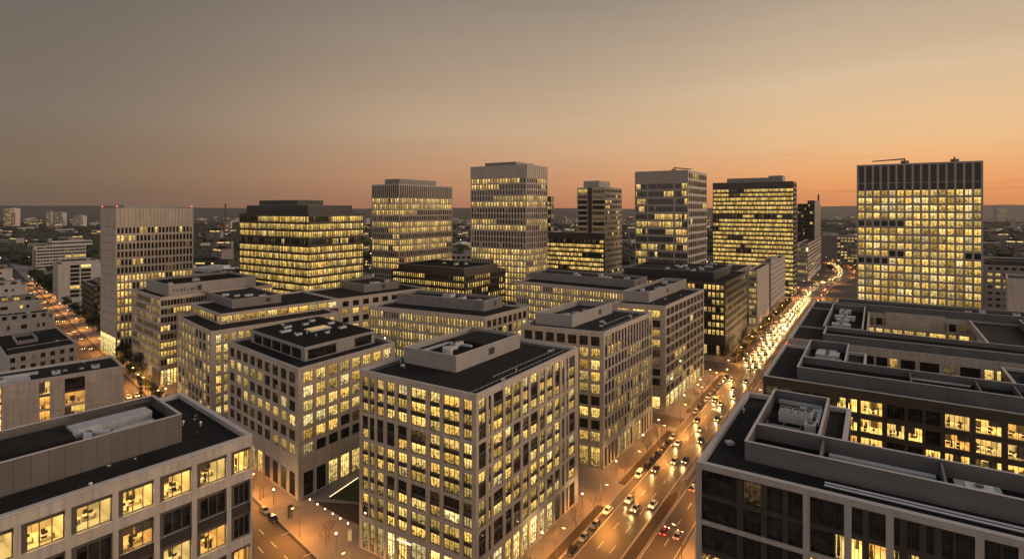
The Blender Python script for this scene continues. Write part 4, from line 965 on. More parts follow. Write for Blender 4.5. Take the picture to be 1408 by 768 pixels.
# painted lines: each marking line is one sheet
def dashes(fn, t0, t1, on, off, w, name='lane_marking'):
    mb = MB(); t = t0
    while t < t1: a, b_ = fn(t), fn(min(t + on, t1)); d = (b_ - a).normalized(); n = V2(d.y, -d.x) * w / 2; mb.face([V3(a - n, -.116), V3(a + n, -.116), V3(b_ + n, -.116), V3(b_ - n, -.116)]); t += on + off
    mb.build(name, M['paint'])['kind'] = 'structure'
dashes(lambda t: st(11.4, t), 60, 320, 260, 1, .14); dashes(lambda t: st(14.9, t), 60, 620, 4, 7, .16); dashes(lambda t: st(18.4, t), 60, 620, 4, 7, .16); dashes(lambda t: st(21.7, t), 60, 620, 600, 1, .14)
dashes(lambda t: st(25.8, t), 60, 620, 600, 1, .14); dashes(lambda t: st(29.4, t), 60, 620, 4, 7, .16); dashes(lambda t: st(33.3, t), 60, 320, 400, 1, .12)
dashes(lambda t: ws(-1.4, t), 20, 125, 200, 1, .13); dashes(lambda t: ws(-4.6, t), -20, 500, 3.5, 5, .15); dashes(lambda t: ws(-8., t), -20, 500, 3.5, 5, .15); dashes(lambda t: ws(-12., t), -20, 500, 3.5, 5, .15)
for t in (128, 141, 154.5): dashes(lambda s_: ws(-1.4 + s_, t), 0, 2.3, 3, 1, .12)

# court between the centre block and the glazed-penthouse block: lawn wedge, lit wall, path
D0 = gp(413, 690); lw = [gp(456, 684), gp(520, 690), gp(520, 655), gp(498, 653)]
raised('lawn', [gp(447, 687), gp(497, 698), gp(497, 655), gp(487, 655)][::-1] if False else [gp(452, 685), gp(496, 690), gp(505, 662), gp(492, 658)], 0, .35, 'grass')
raised('lawn', [gp(432, 690), gp(476, 714), gp(497, 722), gp(497, 694)], 0, .25, 'soil')
a_, c_ = gp(452, 684), gp(491, 657.5); w1 = thing('garden_wall', 'low garden wall with a glowing light strip beside the dark lawn wedge', 'wall', V3(a_, 0))
mb = MB(); d_ = (c_ - a_); nn = V2(d_.y, -d_.x).normalized(); mb.obox(V3(a_, 0), V3(d_, 0), V3(nn * .35, 0), (0, 0, .75)); mb.build('wall_body', M['stone'], w1)
mb = MB(); mb.obox(V3(a_ + nn * .36, .3), V3(d_, 0), V3(nn * .05, 0), (0, 0, .2)); mb.build('light_strip', M['strip'], w1)
for i in range(6):
    p = gp(426 + i * 10.5, 690 + i * 6.6); t = thing('bollard_light', 'small glowing bollard light in the line edging the planted wedge', 'light', V3(p, 0), 'bollard lights along the planted wedge')
    mb = MB(); mb.tube(V3(p, 0), V3(p, .8), .09, .09, 8); mb.build('post', M['steel'], t); mb = MB(); mb.tube(V3(p, .8), V3(p, 1.05), .16, .16, 8); mb.build('lamp_head', M['bulbw'], t)
p = gp(478, 745); t = thing('sign_stele', 'upright lit sign slab at the corner of the centre stone block', 'sign', V3(p, 0)); mb = MB(); mb.obox(V3(p, 0), (1.1, .3, 0), (-.1, .4, 0), (0, 0, 3.4)); mb.build('body', M['pale'], t)
mb = MB(); mb.obox(V3(p + V2(.12, -.03), .5), (.85, .24, 0), (.02, -.06, 0), (0, 0, 2.6)); mb.build('face', M['sky_light'], t)
p = gp(399, 713); t = thing('advertising_column', 'dark round-topped advertising column on the pavement of the side avenue', 'advertising column', V3(p, 0))
mb = MB(); mb.tube(V3(p, 0), V3(p, .35), .85, .8, 16); mb.build('base', M['kerb'], t); mb = MB(); mb.tube(V3(p, .35), V3(p, 3.6), .7, .7, 16); mb.build('body', M['car_grey'], t)
mb = MB()
for k in range(5): mb.tube(V3(p, 3.6 + k * .14), V3(p, 3.74 + k * .14), .86 * math.cos(k * .33), .86 * math.cos((k + 1) * .3), 16)
mb.build('cap', M['frame'], t)

# ================================================================== lamps
ld = bpy.data.lights.new('sodium_light', 'SPOT'); ld.spot_size = rad(156); ld.spot_blend = .5; ld.energy = 14500; ld.color = (1., .38, .07); ld.shadow_soft_size = .35
lw_ = bpy.data.lights.new('warm_light', 'POINT'); lw_.energy = 1000; lw_.color = (1., .60, .24); lw_.shadow_soft_size = .3
def make_lamp(h, arm, bulb, light):
    t = thing('street_lamp', '', 'street lamp')
    mb = MB(); mb.tube((0, 0, 0), (0, 0, .5), .16, .14, 8); mb.tube((0, 0, .5), (0, 0, h), .09, .055, 8); mb.build('pole', M['steel'], t)
    mb = MB(); mb.tube((0, 0, h - .05), (arm * .5, 0, h + .28), .05, .045, 6); mb.tube((arm * .5, 0, h + .28), (arm, 0, h + .3), .045, .04, 6); mb.build('arm', M['steel'], t)
    mb = MB(); mb.obox((arm - .15, -.17, h + .22), (.8, 0, 0), (0, .34, 0), (0, 0, .13)); o = mb.build('lamp_head', M['steel'], t)
    mb = MB(); mb.obox((arm - .08, -.14, h + .14), (.66, 0, 0), (0, .28, 0), (0, 0, .08)); mb.build('bulb', M[bulb], o)
    l = bpy.data.objects.new('lamp_light', light); COL.objects.link(l); l.parent = t; l.location = (arm + .2, 0, h - .25)
    return t
def make_post(h, bulb, light):
    t = thing('street_lamp', '', 'street lamp')
    mb = MB(); mb.tube((0, 0, 0), (0, 0, h), .08, .05, 8); mb.build('pole', M['steel'], t)
    mb = MB(); mb.tube((0, 0, h), (0, 0, h + .1), .3, .32, 10); mb.tube((0, 0, h + .45), (0, 0, h + .55), .34, .1, 10); o = mb.build('lamp_head', M['steel'], t)
    mb = MB(); mb.tube((0, 0, h + .1), (0, 0, h + .45), .22, .26, 10); mb.build('bulb', M[bulb], o)
    l = bpy.data.objects.new('lamp_light', light); COL.objects.link(l); l.parent = t; l.location = (0, 0, h + .9)
    return t
lampA = make_lamp(8.5, 1.8, 'bulb', ld); lampB = make_post(4.6, 'bulbw', lw_); usedL = [False, False]
def lamp(kind, p, ang, label, group):
    src = (lampA, lampB)[kind]
    if not usedL[kind]:
        usedL[kind] = True; kids(src)
        for c in kids(src): kids(c)
        src.location = V3(p, 0); src.rotation_euler = (0, 0, ang); src['label'] = label; src['group'] = group; return
    dup(src, V3(p, 0), ang, None, label, group)
aq = math.atan2(QN.y, QN.x); aw = math.atan2(WN.y, WN.x)
for p_ in list(range(100, 322, 27)) + list(range(350, 640, 34)): lamp(0, st(8.2, p_), aq, 'orange street lamp on the block-side kerb of the boulevard', 'boulevard lamps on the block side')
for p_ in list(range(112, 322, 32)) + list(range(350, 640, 36)): lamp(0, st(35.2, p_), aq + math.pi, 'orange street lamp on the courtyard-side kerb of the boulevard', 'boulevard lamps on the courtyard side')
for i in range(32, len(BLV) - 1, 5):
    d = (BLV[i + 1] - BLV[i]).normalized(); n = V2(d.y, -d.x); lamp(0, BLV[i] + n * 13.5, math.atan2(-n.y, -n.x), 'orange street lamp along the far bend of the boulevard', 'lamps along the far bend'); lamp(0, BLV[i] - n * 15, math.atan2(n.y, n.x), 'orange street lamp along the far bend of the boulevard', 'lamps along the far bend')
for t_ in list(range(66, 330, 28)) + list(range(340, 900, 46)): lamp(0, ws(1.8, t_), aw + math.pi, 'orange street lamp on the tower side of the side avenue', 'side avenue lamps on the tower side')
for t_ in list(range(180, 330, 36)) + list(range(355, 900, 52)): lamp(0, ws(-17.8, t_), aw, 'orange street lamp on the terrace side of the side avenue', 'side avenue lamps on the terrace side')
for p_ in (128, 152, 178, 204, 222, 258, 286, 306): lamp(1, st(3.2, p_), 0, 'low post lamp on the pavement in front of the stone blocks', 'post lamps on the boulevard pavement')
for px, py in ((376, 694), (462, 758), (190, 528), (228, 548), (960, 542), (1000, 520), (1055, 470), (1075, 455), (1030, 470), (1090, 440)): lamp(1, gp(px, py), 0, 'low post lamp on an open paved corner between the blocks', 'post lamps on the paved corners')

# ================================================================== cars
def car_body(mb, prof, w, z_sill=.28):
    """loft of cross sections along the car: (x, half width, belt height)"""
    secs = []
    for x, hw, zb in prof: secs.append([(x, -hw * .93, z_sill), (x, -hw, z_sill + .25), (x, -hw * .98, zb - .12), (x, -hw * .82, zb), (x, hw * .82, zb), (x, hw * .98, zb - .12), (x, hw, z_sill + .25), (x, hw * .93, z_sill)])
    for a, c in zip(secs, secs[1:]):
        for i in range(8): j = (i + 1) % 8; mb.face([a[i], a[j], c[j], c[i]])
    mb.face(secs[0][::-1]); mb.face(secs[-1])
def make_car(colour, van=False, detail=True, spot=None, lights=True):
    t = thing('car', '', 'car')
    prof = [(-2.15, .72, .78), (-2.05, .84, .92), (-1.3, .89, 1.0), (0, .9, .98), (1.0, .89, .95), (1.75, .84, .82), (2.1, .74, .66)]
    if van: prof = [(-2.4, .85, 1.1), (-2.3, .92, 1.15), (0, .95, 1.15), (1.3, .94, 1.1), (2.0, .9, .95), (2.35, .8, .75)]
    mb = MB(); car_body(mb, prof, .9); body = mb.build('body', M[colour], t, smooth=False)
    rz = 1.95 if van else 1.46; zb = 1.1 if van else .95
    cab = [(-2.25, -2.15, .86, .8), (1.45, .95, .86, .78)] if van else [(-1.85, -1.15, .80, .62), (1.15, .35, .80, .62)]
    (x0, x0t, w0, w0t), (x1, x1t, w1, w1t) = cab
    lo = [(x0, -w0, zb), (x1, -w1, zb), (x1, w1, zb), (x0, w0, zb)]; hi = [(x0t, -w0t, rz), (x1t, -w1t, rz), (x1t, w1t, rz), (x0t, w0t, rz)]
    mb = MB()
    for i in range(4): j = (i + 1) % 4; mb.face([lo[i], lo[j], hi[j], hi[i]])
    mb.build('window', M['carglass'], t)
    mb = MB(); mb.obox((x0t - .02, -w0t - .02, rz), (x1t - x0t + .04, 0, 0), (0, 2 * w0t + .04, 0), (0, 0, .06))
    for i in range(4): mb.tube(lo[i], hi[i], .05, .05, 4)
    mb.build('roof', M[colour], t)
    if detail:
        for x in (-1.32, 1.35):
            for s_ in (-1, 1):
                mb = MB(); mb.tube((x, s_ * .70, .32), (x, s_ * .92, .32), .33, .33, 12); o = mb.build('wheel', M['tyre'], t)
                mb = MB(); mb.tube((x, s_ * .915, .32), (x, s_ * .935, .32), .2, .18, 8); mb.build('rim', M['zinc'], o)
    xf, xr = (2.26, -2.42) if van else (2.0, -2.14)
    for s_ in (-1, 1):
        mb = MB(); mb.obox((xf, s_ * .58 - .16, .6), (.12, 0, 0), (0, .32, 0), (0, 0, .16)); mb.build('headlight', M['head' if lights else 'zinc'], t)
        mb = MB(); mb.obox((xr, s_ * .60 - .16, .68), (.08, 0, 0), (0, .32, 0), (0, 0, .17)); mb.build('tail_light', M['tail' if lights else 'car_red'], t)
    if spot:
        l = bpy.data.objects.new('headlight_beam', spot); COL.objects.link(l); l.parent = t; l.location = (2.25, 0, .7); l.rotation_euler = (0, rad(-84), 0)
    return t
sp_ = bpy.data.lights.new('headlight_beam', 'SPOT'); sp_.energy = 2500; sp_.spot_size = rad(50); sp_.spot_blend = .8; sp_.color = (1., .62, .22); sp_.shadow_soft_size = .2
PROTO = {}
def car(key, p, ang, label, group, z=-.125):
    if key not in PROTO:
        c, van, det, spt, li = key; o = make_car(c, van, det, sp_ if spt else None, li); PROTO[key] = o; kids(o)
        for k in kids(o): kids(k)
        o.location = V3(p, z); o.rotation_euler = (0, 0, ang); o['label'] = label; o['group'] = group; return
    dup(PROTO[key], V3(p, z), ang, None, label, group)
ang_q = math.atan2(QV.y, QV.x)
park = [(131.7, 'black', 0), (139.2, 'silver', 0), (146.4, 'silver', 0), (155, 'white', 0), (181.6, 'white', 1), (188.5, 'black', 0), (194.5, 'blue', 0), (200.4, 'black', 0), (206.2, 'grey', 0), (212, 'black', 0), (219, 'white', 0)]
WORD = dict(black='black', silver='silver', white='white', grey='dark grey', blue='dark blue', red='red')
for p_, c, v_ in park:
    lab = {131.7: 'black parked car heading the short row at the kerb of the centre stone block', 139.2: 'silver parked car directly behind the black one by the centre stone block', 146.4: 'silver parked car directly behind the white one by the centre stone block', 155: 'white parked car ending the row of four by the centre stone block', 181.6: 'white parked van heading the row by the slim-piered block',
        188.5: 'black parked car directly behind the white van', 194.5: 'dark blue parked car in the row behind the white van', 200.4: 'black parked car midway in the row behind the white van', 206.2: 'dark grey parked car in the row behind the white van', 212: 'black parked car next to the white car at the end of the second row', 219: 'white parked car ending the second row, by the side street'}[p_]
    car(('car_' + c, bool(v_), True, False, False), st(10., p_), ang_q + math.pi, lab, 'cars parked along the boulevard')
rr = random.Random(5)
for p0, p1, w_ in ((252, 316, 'third'), (349, 424, 'fourth'), (437, 515, 'fifth')):
    p_ = p0
    while p_ < p1:
        c = rr.choice(('black', 'grey', 'black', 'silver', 'white', 'blue'))
        car(('car_' + c, False, True, False, False), st(10., p_), ang_q + math.pi, f'{WORD[c]} parked car in the {w_} kerbside row of the boulevard', f'cars parked in the {w_} row'); p_ += rr.uniform(5.6, 6.6)
aW = math.atan2(WV.y, WV.x)
pa, pb_ = gp(361, 704), gp(377, 717)
car(('car_silver', False, True, False, False), ws(0., (pa - ws(0, 0)).dot(WV)), aW + math.pi, 'silver parked car in the kerb bay of the side avenue', None); car(('car_black', False, True, False, False), ws(0., (pa - ws(0, 0)).dot(WV) - 6.3), aW + math.pi, 'black parked car in the kerb bay of the side avenue', None)
# traffic at rest in its lanes, lamps on
for q_ in (13.3, 16.7, 20.):
    p_ = 84 + rr.uniform(0, 14)
    while p_ < 640:
        c = rr.choice(('black', 'grey', 'silver', 'white', 'blue', 'grey')); car(('car_' + c, False, p_ < 330, True, True), st(q_ + rr.uniform(-.2, .2), p_), ang_q + math.pi, f'{WORD[c]} car with bright headlights coming down the boulevard', 'cars coming down the boulevard'); p_ += rr.uniform(20, 42) if p_ < 330 else rr.uniform(11, 19)
for q_ in (27.6, 31.2):
    p_ = 84 + rr.uniform(0, 14)
    while p_ < 640:
        c = rr.choice(('black', 'grey', 'silver', 'white', 'blue', 'red')); car(('car_' + c, False, p_ < 330, False, True), st(q_ + rr.uniform(-.2, .2), p_), ang_q, f'{WORD[c]} car with red tail lights driving away up the boulevard', 'cars driving away up the boulevard'); p_ += rr.uniform(19, 40)
cum = 0.
for i in range(33, len(BLV) - 2):
    d = (BLV[i + 1] - BLV[i]); L_ = d.length; d = d / L_; n = V2(d.y, -d.x); a_ = math.atan2(d.y, d.x); cum += L_
    if cum < 22: continue
    cum = 0.
    for o_, f_ in ((-8.5, 1), (-4.8, 1), (5.5, 0), (9.2, 0)):
        c = rr.choice(('black', 'grey', 'silver')); car(('car_' + c, False, False, bool(f_), True), BLV[i] + n * o_ + d * rr.uniform(-4, 4), a_ + math.pi * f_, 'car coming round the far bend with headlights on' if f_ else 'car with red tail lights on the far bend', 'cars coming round the far bend' if f_ else 'cars leaving on the far bend')
for s_, f_ in ((-3, 1), (-6.3, 1), (-10, 0), (-13.4, 0)):
    t_ = 175 + rr.uniform(0, 20)
    while t_ < 820:
        c = rr.choice(('black', 'grey', 'silver', 'white')); car(('car_' + c, False, False, False, True), ws(s_, t_), aW + math.pi * f_, f'{WORD[c]} car with ' + ('headlights on coming' if f_ else 'tail lights on going away') + ' along the orange side avenue', 'cars coming along the side avenue' if f_ else 'cars going away on the side avenue'); t_ += rr.uniform(26, 64)

# ================================================================== trees
def bare_tree(h, seed):
    rng = random.Random(seed); t = thing('bare_tree', '', 'tree'); tr = MB(); cr = MB()
    tr.tube((0, 0, 0), (0, 0, h * .42), .11, .08, 7); tr.build('trunk', M['bark'], t)
    def grow(p, d, l, r, k):
        e = p + d * l; cr.tube(p, e, r, r * .65, 4, 0, False)
        if k == 0: return
        for _ in range(3 if k > 1 else 2):
            nd = (d + Vector((rng.uniform(-1, 1), rng.uniform(-1, 1), rng.uniform(-.1, .7))) * .75).normalized(); grow(p + d * l * rng.uniform(.55, 1.), nd, l * rng.uniform(.6, .85), r * .6, k - 1)
    for i in range(6):
        a = i * 2.4; grow(Vector((0, 0, h * (.34 + .03 * i))), Vector((math.cos(a) * .75, math.sin(a) * .75, .8)).normalized(), h * .26, .05, 3)
    grow(Vector((0, 0, h * .42)), Vector((.05, 0, 1)), h * .3, .07, 3)
    cr.build('crown', M['bark'], t); return t
def leaf_tree(h, seed, n=1500, m='leafd'):
    rng = random.Random(seed); t = thing('leafy_tree', '', 'tree'); tr = MB(); tr.tube((0, 0, 0), (0, 0, h * .5), .3, .16, 7)
    for i in range(5): a = i * 1.3; tr.tube((0, 0, h * (.25 + .05 * i)), (math.cos(a) * h * .2, math.sin(a) * h * .2, h * (.5 + .06 * i)), .12, .05, 5)
    tr.build('trunk', M['bark'], t); cr = MB()
    lob = [(Vector((rng.uniform(-.26, .26) * h, rng.uniform(-.26, .26) * h, h * rng.uniform(.4, .88))), h * rng.uniform(.13, .22)) for _ in range(9)]
    for _ in range(n):
        c, r = rng.choice(lob); d = Vector((rng.gauss(0, 1), rng.gauss(0, 1), rng.gauss(0, .8))).normalized(); p = c + d * r * rng.uniform(.6, 1.08); s_ = h * rng.uniform(.018, .04)
        u = Vector((rng.uniform(-1, 1), rng.uniform(-1, 1), rng.uniform(-.6, .6))).normalized(); w = d.cross(u).normalized() if d.cross(u).length > .1 else Vector((0, 0, 1))
        cr.face([p - u * s_, p - w * s_ * .7, p + u * s_, p + w * s_ * .7])
    cr.build('crown', M[m], t); return t
BT = [bare_tree(7.5, 1), bare_tree(6.6, 2), bare_tree(8.2, 3)]; LT = [leaf_tree(13, 4), leaf_tree(16, 5), leaf_tree(11, 6)]; GT = [leaf_tree(7, 8, 900, 'leafw'), leaf_tree(6, 9, 900, 'leafw')]
USED = set()
def tree(src, p, label, group, sc=1., z=0.):
    a = rr.uniform(0, 6.28)
    kids(src)
    if src.name not in USED:
        USED.add(src.name); src.location = V3(p, z); src['label'] = label; src['group'] = group; src.rotation_euler = (0, 0, a); return
    dup(src, V3(p, z), a, (sc, sc, sc * rr.uniform(.9, 1.1)), label, group)
i = 0
for p_ in list(range(104, 158, 12)) + list(range(176, 226, 11)) + list(range(252, 318, 11)): tree(BT[i % 3], st(7.1, p_), 'thin bare street tree in the planting strip beside the parked cars', 'bare trees along the boulevard', rr.uniform(.8, 1.1)); i += 1
for px, py in ((349, 672), (362, 684), (448, 752), (452, 740)): tree(BT[i % 3], gp(px, py), 'thin bare tree on the paved corner of the side avenue', 'bare trees by the side avenue', .8); i += 1
for p_ in range(350, 600, 11): tree(GT[i % 2], st(6.8, p_), 'small round green street tree lit by lamps along the far boulevard', 'green trees along the far boulevard', rr.uniform(.8, 1.2)); i += 1
for p_ in range(352, 600, 15): tree(GT[i % 2], st(37.5, p_), 'small green street tree on the tower side of the boulevard', 'green trees on the tower side', rr.uniform(.8, 1.2)); i += 1
for _ in range(26):
    p = at(rr.uniform(1136, 1178), rr.uniform(760, 1000))
    if min((p - q_).length for q_ in BLV) > 20: tree(LT[i % 3], p, 'dark leafy tree beside the far bend of the boulevard', 'trees beside the far bend', rr.uniform(.7, 1.)); i += 1
for t_ in range(205, 330, 13):
    tree(GT[i % 2], ws(-18.6, t_), 'small street tree on the terrace side of the side avenue', 'small trees on the terrace side', rr.uniform(.8, 1.2)); tree(GT[(i + 1) % 2], ws(2.6, t_ + 70), 'small street tree on the tower side of the side avenue', 'small trees on the tower side', rr.uniform(.8, 1.2)); i += 1
for t_ in range(330, 900, 22): tree(LT[i % 3], ws(-22 - rr.uniform(0, 6), t_), 'dark leafy tree lining the terrace side of the side avenue', 'trees lining the side avenue', rr.uniform(.5, .8)); i += 1
for t_ in range(350, 900, 26): tree(LT[i % 3], ws(6 + rr.uniform(0, 5), t_ + 5), 'dark leafy tree lining the tower side of the side avenue', 'trees on the tower side of the avenue', rr.uniform(.5, .9)); i += 1
for _ in range(70):
    px, d = rr.uniform(-20, 136), rr.uniform(560, 1000); p = at(px, d); s_ = (p.x + p.y - 93) / 1.414
    if -27 < s_ < 3 or (30 < px < 108 and d > 770 and d < 900): continue
    tree(LT[i % 3], p, 'dark leafy tree in the grove around the white-banded block', 'grove around the white-banded block', rr.uniform(.9, 1.5)); i += 1

# ================================================================== far city
FAR = []
def far_proto(k, seed):
    rng = random.Random(seed); t = thing('distant_building', '', 'building'); w, d, h = k['w'], k['d'], k['h']
    mb = MB(); mb.box(-w / 2, w / 2, -d / 2, d / 2, 0, h); mb.build('wall', M[k['m']], t)
    rb = MB()
    if k.get('gable'):
        rb.face([(-w / 2 - .5, -d / 2 - .5, h), (w / 2 + .5, -d / 2 - .5, h), (w / 2, 0, h + d * .4), (-w / 2, 0, h + d * .4)]); rb.face([(w / 2 + .5, d / 2 + .5, h), (-w / 2 - .5, d / 2 + .5, h), (-w / 2, 0, h + d * .4), (w / 2, 0, h + d * .4)])
        rb.face([(w / 2, -d / 2, h), (w / 2, d / 2, h), (w / 2, 0, h + d * .4)]); rb.face([(-w / 2, d / 2, h), (-w / 2, -d / 2, h), (-w / 2, 0, h + d * .4)])
    else: rb.box(-w / 2 - .3, w / 2 + .3, -d / 2 - .3, d / 2 + .3, h, h + .5); rb.box(-w * .2, w * .15, -d * .2, d * .2, h + .5, h + 3)
    rb.build('roof', M['roof' if not k.get('pale') else 'unit'], t)
    z = 2.
    while z < h - 2:
        x = -w / 2 + 1
        while x < w / 2 - 3:
            l = rng.choice((2.4, 4, 8, 12)); l = min(l, w / 2 - 1 - x); lit = rng.random() < k.get('p', .16)
            wm = MB(); rn = rng.random(); wm.face([(x, -d / 2 - .06, z), (x + l, -d / 2 - .06, z), (x + l, -d / 2 - .06, z + 1.7), (x, -d / 2 - .06, z + 1.7)], 0, [(rn * 99, 0), (rn * 99 + l, 0), (rn * 99 + l, 1.7), (rn * 99, 1.7)], [(0, rn), (0, rn), (1, rn), (1, rn)])
            wm.build('window', M['shop' if lit else 'glass'], t); x += l + rng.choice((1.5, 3.))
        z += 3.5
    return t
KIND = [dict(w=44, d=14, h=14, m='render', p=.10, n='long pale four-storey block'), dict(w=26, d=16, h=18, m='stone2', p=.14, n='squat beige block'), dict(w=60, d=22, h=10, m='render', pale=1, p=.3, n='low white hall with a lit front'),
        dict(w=22, d=13, h=9, m='stone2', gable=1, p=.2, n='small gabled house'), dict(w=34, d=15, h=26, m='grey', p=.14, n='grey mid-rise block'), dict(w=20, d=18, h=44, m='render', p=.14, n='pale high-rise block'), dict(w=50, d=14, h=17, m='bronze', p=.2, n='dark brick block with lit rows')]
for j, k in enumerate(KIND): FAR.append(far_proto(k, 200 + j))
GAPS = [(-12, 138), (266, 329), (500, 511), (622, 647), (761, 794), (855, 874), (971, 981), (1128, 1180), (1350, 1420)]
cnt = 0; used = {}; spots = []
while cnt < 170:
    g_ = rr.choices(GAPS, [b_ - a_ + 8 for a_, b_ in GAPS])[0]; px = rr.uniform(*g_); d = math.exp(rr.uniform(math.log(720), math.log(5200)))
    if px > 1120 and px < 1190 and d < 1250: continue
    if px > 1345 and d < 560: continue
    if px < 140 and d < 980: continue
    p = at(px, d); s_ = (p.x + p.y - 93) / 1.414
    if -30 < s_ < 14 and d < 1100: continue
    if any((p - o_).length < 46 for o_ in spots): continue
    spots.append(p); j = rr.choices(range(7), (5, 4, 3, 4 if d < 2000 else 1, 3, .7 if d > 1600 else .2, 2))[0]; src = FAR[j]; kids(src)
    where = 'beyond the side avenue' if px < 140 else 'between the beige and dark towers' if px < 330 else 'seen between the fin towers' if px < 660 else 'seen past the slim slotted tower' if px < 900 else 'beside the green-tinted tower' if px < 1000 else 'beyond the bend of the boulevard' if px < 1200 else 'beyond the wide slab tower'
    lab = f"{KIND[j]['n']} among dark trees {where}"; sc = rr.uniform(.8, 1.25); a = rr.choice((0, .3, -.35, .75, -.8, 1.2)) + rr.uniform(-.1, .1)
    if j not in used: used[j] = 1; src.location = V3(p, -.14); src.rotation_euler = (0, 0, a); src['label'] = lab; src['group'] = 'distant city: ' + lab
    else: dup(src, V3(p, -.14), a, (sc, sc, sc * rr.uniform(.85, 1.2)), lab, 'distant city: ' + lab)
    cnt += 1
for px, d, w, h, lab in ((13, 2500, 52, 92, 'tall orange-lit apartment tower on the far horizon'), (67, 2700, 24, 76, 'slim grey tower standing alone near the horizon'), (79, 2600, 48, 72, 'wide pale slab block with raised ends near the horizon'), (107, 2600, 48, 58, 'wide pale slab block with a side turret near the horizon'), (634, 560, 22, 44, 'pale slab wall block seen between the two fin towers'), (1378, 3600, 60, 96, 'dark twin-roofed building under the far hill')):
    n = at(px, d); b = Bld('distant_tower', lab, 'building', n, None, int(px))
    q = [n + V2(-w / 2, 0), n + V2(w / 2, 0), n + V2(w / 2, w * .5), n + V2(-w / 2, w * .5)]
    b.vol(q, h, [T(n=max(4, int(w / 5)), pier=.4, fh=4.5, wh=2.4, p=.35 if px == 13 else .15, run=1, nm=1, lod=0), None], 'stone' if px == 13 else 'render', z0=-.14); b.pent(b.quad(.1, .4, .1, .3), 5, 'render', 1, 'roof', units=0, vents=0); b.finish()
n = at(310, 2200); t = thing('chimney_stack', 'thin dark chimney with a red base standing far off by the dark glass tower', 'chimney', V3(n, 0))
mb = MB(); mb.tube(V3(n, 34), V3(n, 113), 3.4, 2.6, 12); mb.build('shaft', M['brown'], t); mb = MB(); mb.box(n.x - 10, n.x + 10, n.y - 8, n.y + 8, 0, 36); mb.build('base', M['car_red'], t); mb = MB(); mb.tube(V3(n, 113), V3(n, 114), .8, .8, 8); mb.build('warning_light', M['strip'], t)
fl = thing('street_lamp', 'small far street lamp glowing among the distant buildings', 'street lamp', (0, 0, 0), 'far street lamps in the distant city')
mb = MB(); mb.tube((0, 0, 0), (0, 0, 9), .14, .1, 5); mb.build('pole', M['steel'], fl); mb = MB(); mb.tube((0, 0, 9), (0, 0, 10.), .55, .55, 6); mb.build('lamp_head', M['farbulb'], fl); kids(fl); first = True
for _ in range(150):
    g_ = rr.choices(GAPS, [b_ - a_ + 6 for a_, b_ in GAPS])[0]; px = rr.uniform(*g_); d = math.exp(rr.uniform(math.log(700), math.log(4200))); p = at(px, d)
    if (1120 < px < 1190 and d < 1200) or (px < 140 and d < 620) or any((p - o_).length < 24 for o_ in spots): continue
    if first: fl.location = V3(p, -.14); first = False
    else: dup(fl, V3(p, -.14))
# woods and hills
rw = random.Random(9); wd = MB()
for (x0, x1, d0, d1, k) in ((-40, 140, 900, 3400, 900), (262, 335, 700, 3200, 360), (495, 800, 900, 3000, 420), (850, 985, 900, 2800, 240), (1126, 1185, 1250, 4200, 320), (1346, 1425, 900, 3400, 520)):
    for _ in range(k):
        d = math.exp(rw.uniform(math.log(d0), math.log(d1))); p = at(rw.uniform(x0, x1), d); s_ = (p.x + p.y - 93) / 1.414
        if (-30 < s_ < 14 and d < 1100) or any((p - o_).length < 34 for o_ in spots) or min((p - q_).length for q_ in BLV[30:]) < 30: continue
        R_ = rw.uniform(7, 15) * (1 + d / 4000); h = rw.uniform(9, 17)
        rings = []
        for a_, zz in ((.75, .0), (1., .38), (.8, .72), (.4, .95)): rings.append([(p.x + R_ * a_ * rw.uniform(.75, 1.15) * math.cos(k_ * .9), p.y + R_ * a_ * rw.uniform(.75, 1.15) * math.sin(k_ * .9), h * zz * rw.uniform(.9, 1.1)) for k_ in range(7)])
        for A_, B_ in zip(rings, rings[1:]):
            for k_ in range(7): wd.face([A_[k_], A_[(k_ + 1) % 7], B_[(k_ + 1) % 7], B_[k_]])
        wd.face(rings[-1])
o = wd.build('woods', M['leafd']); tag(o, 'dark woods spread between the distant buildings', None, None, 'stuff')
for (d, base, amp, seed) in ((9000, 92, 26, 3), (11500, 118, 50, 4)):
    rh = random.Random(seed); ph = [rh.uniform(0, 6.28) for _ in range(6)]; mb = MB(); prev = None
    for i in range(161):
        px = -500 + 2400 * i / 160; p = at(px, d); z = base + amp * (.5 * math.sin(px / 210 + ph[0]) + .3 * math.sin(px / 90 + ph[1]) + .12 * math.sin(px / 33 + ph[2])) + (34 if seed == 4 else 0) * math.exp(-((px - 1385) / 60) ** 2)
        cur = [(p.x * .8, p.y * .8, -1), (p.x * .94, p.y * .94, z * .7), (p.x, p.y, z), (p.x * 1.1, p.y * 1.1, z * .6)]
        if prev:
            for k_ in range(3): mb.face([prev[k_], cur[k_], cur[k_ + 1], prev[k_ + 1]])
        prev = cur
    mb.build('hills', M['hill'], smooth=True)['kind'] = 'structure'

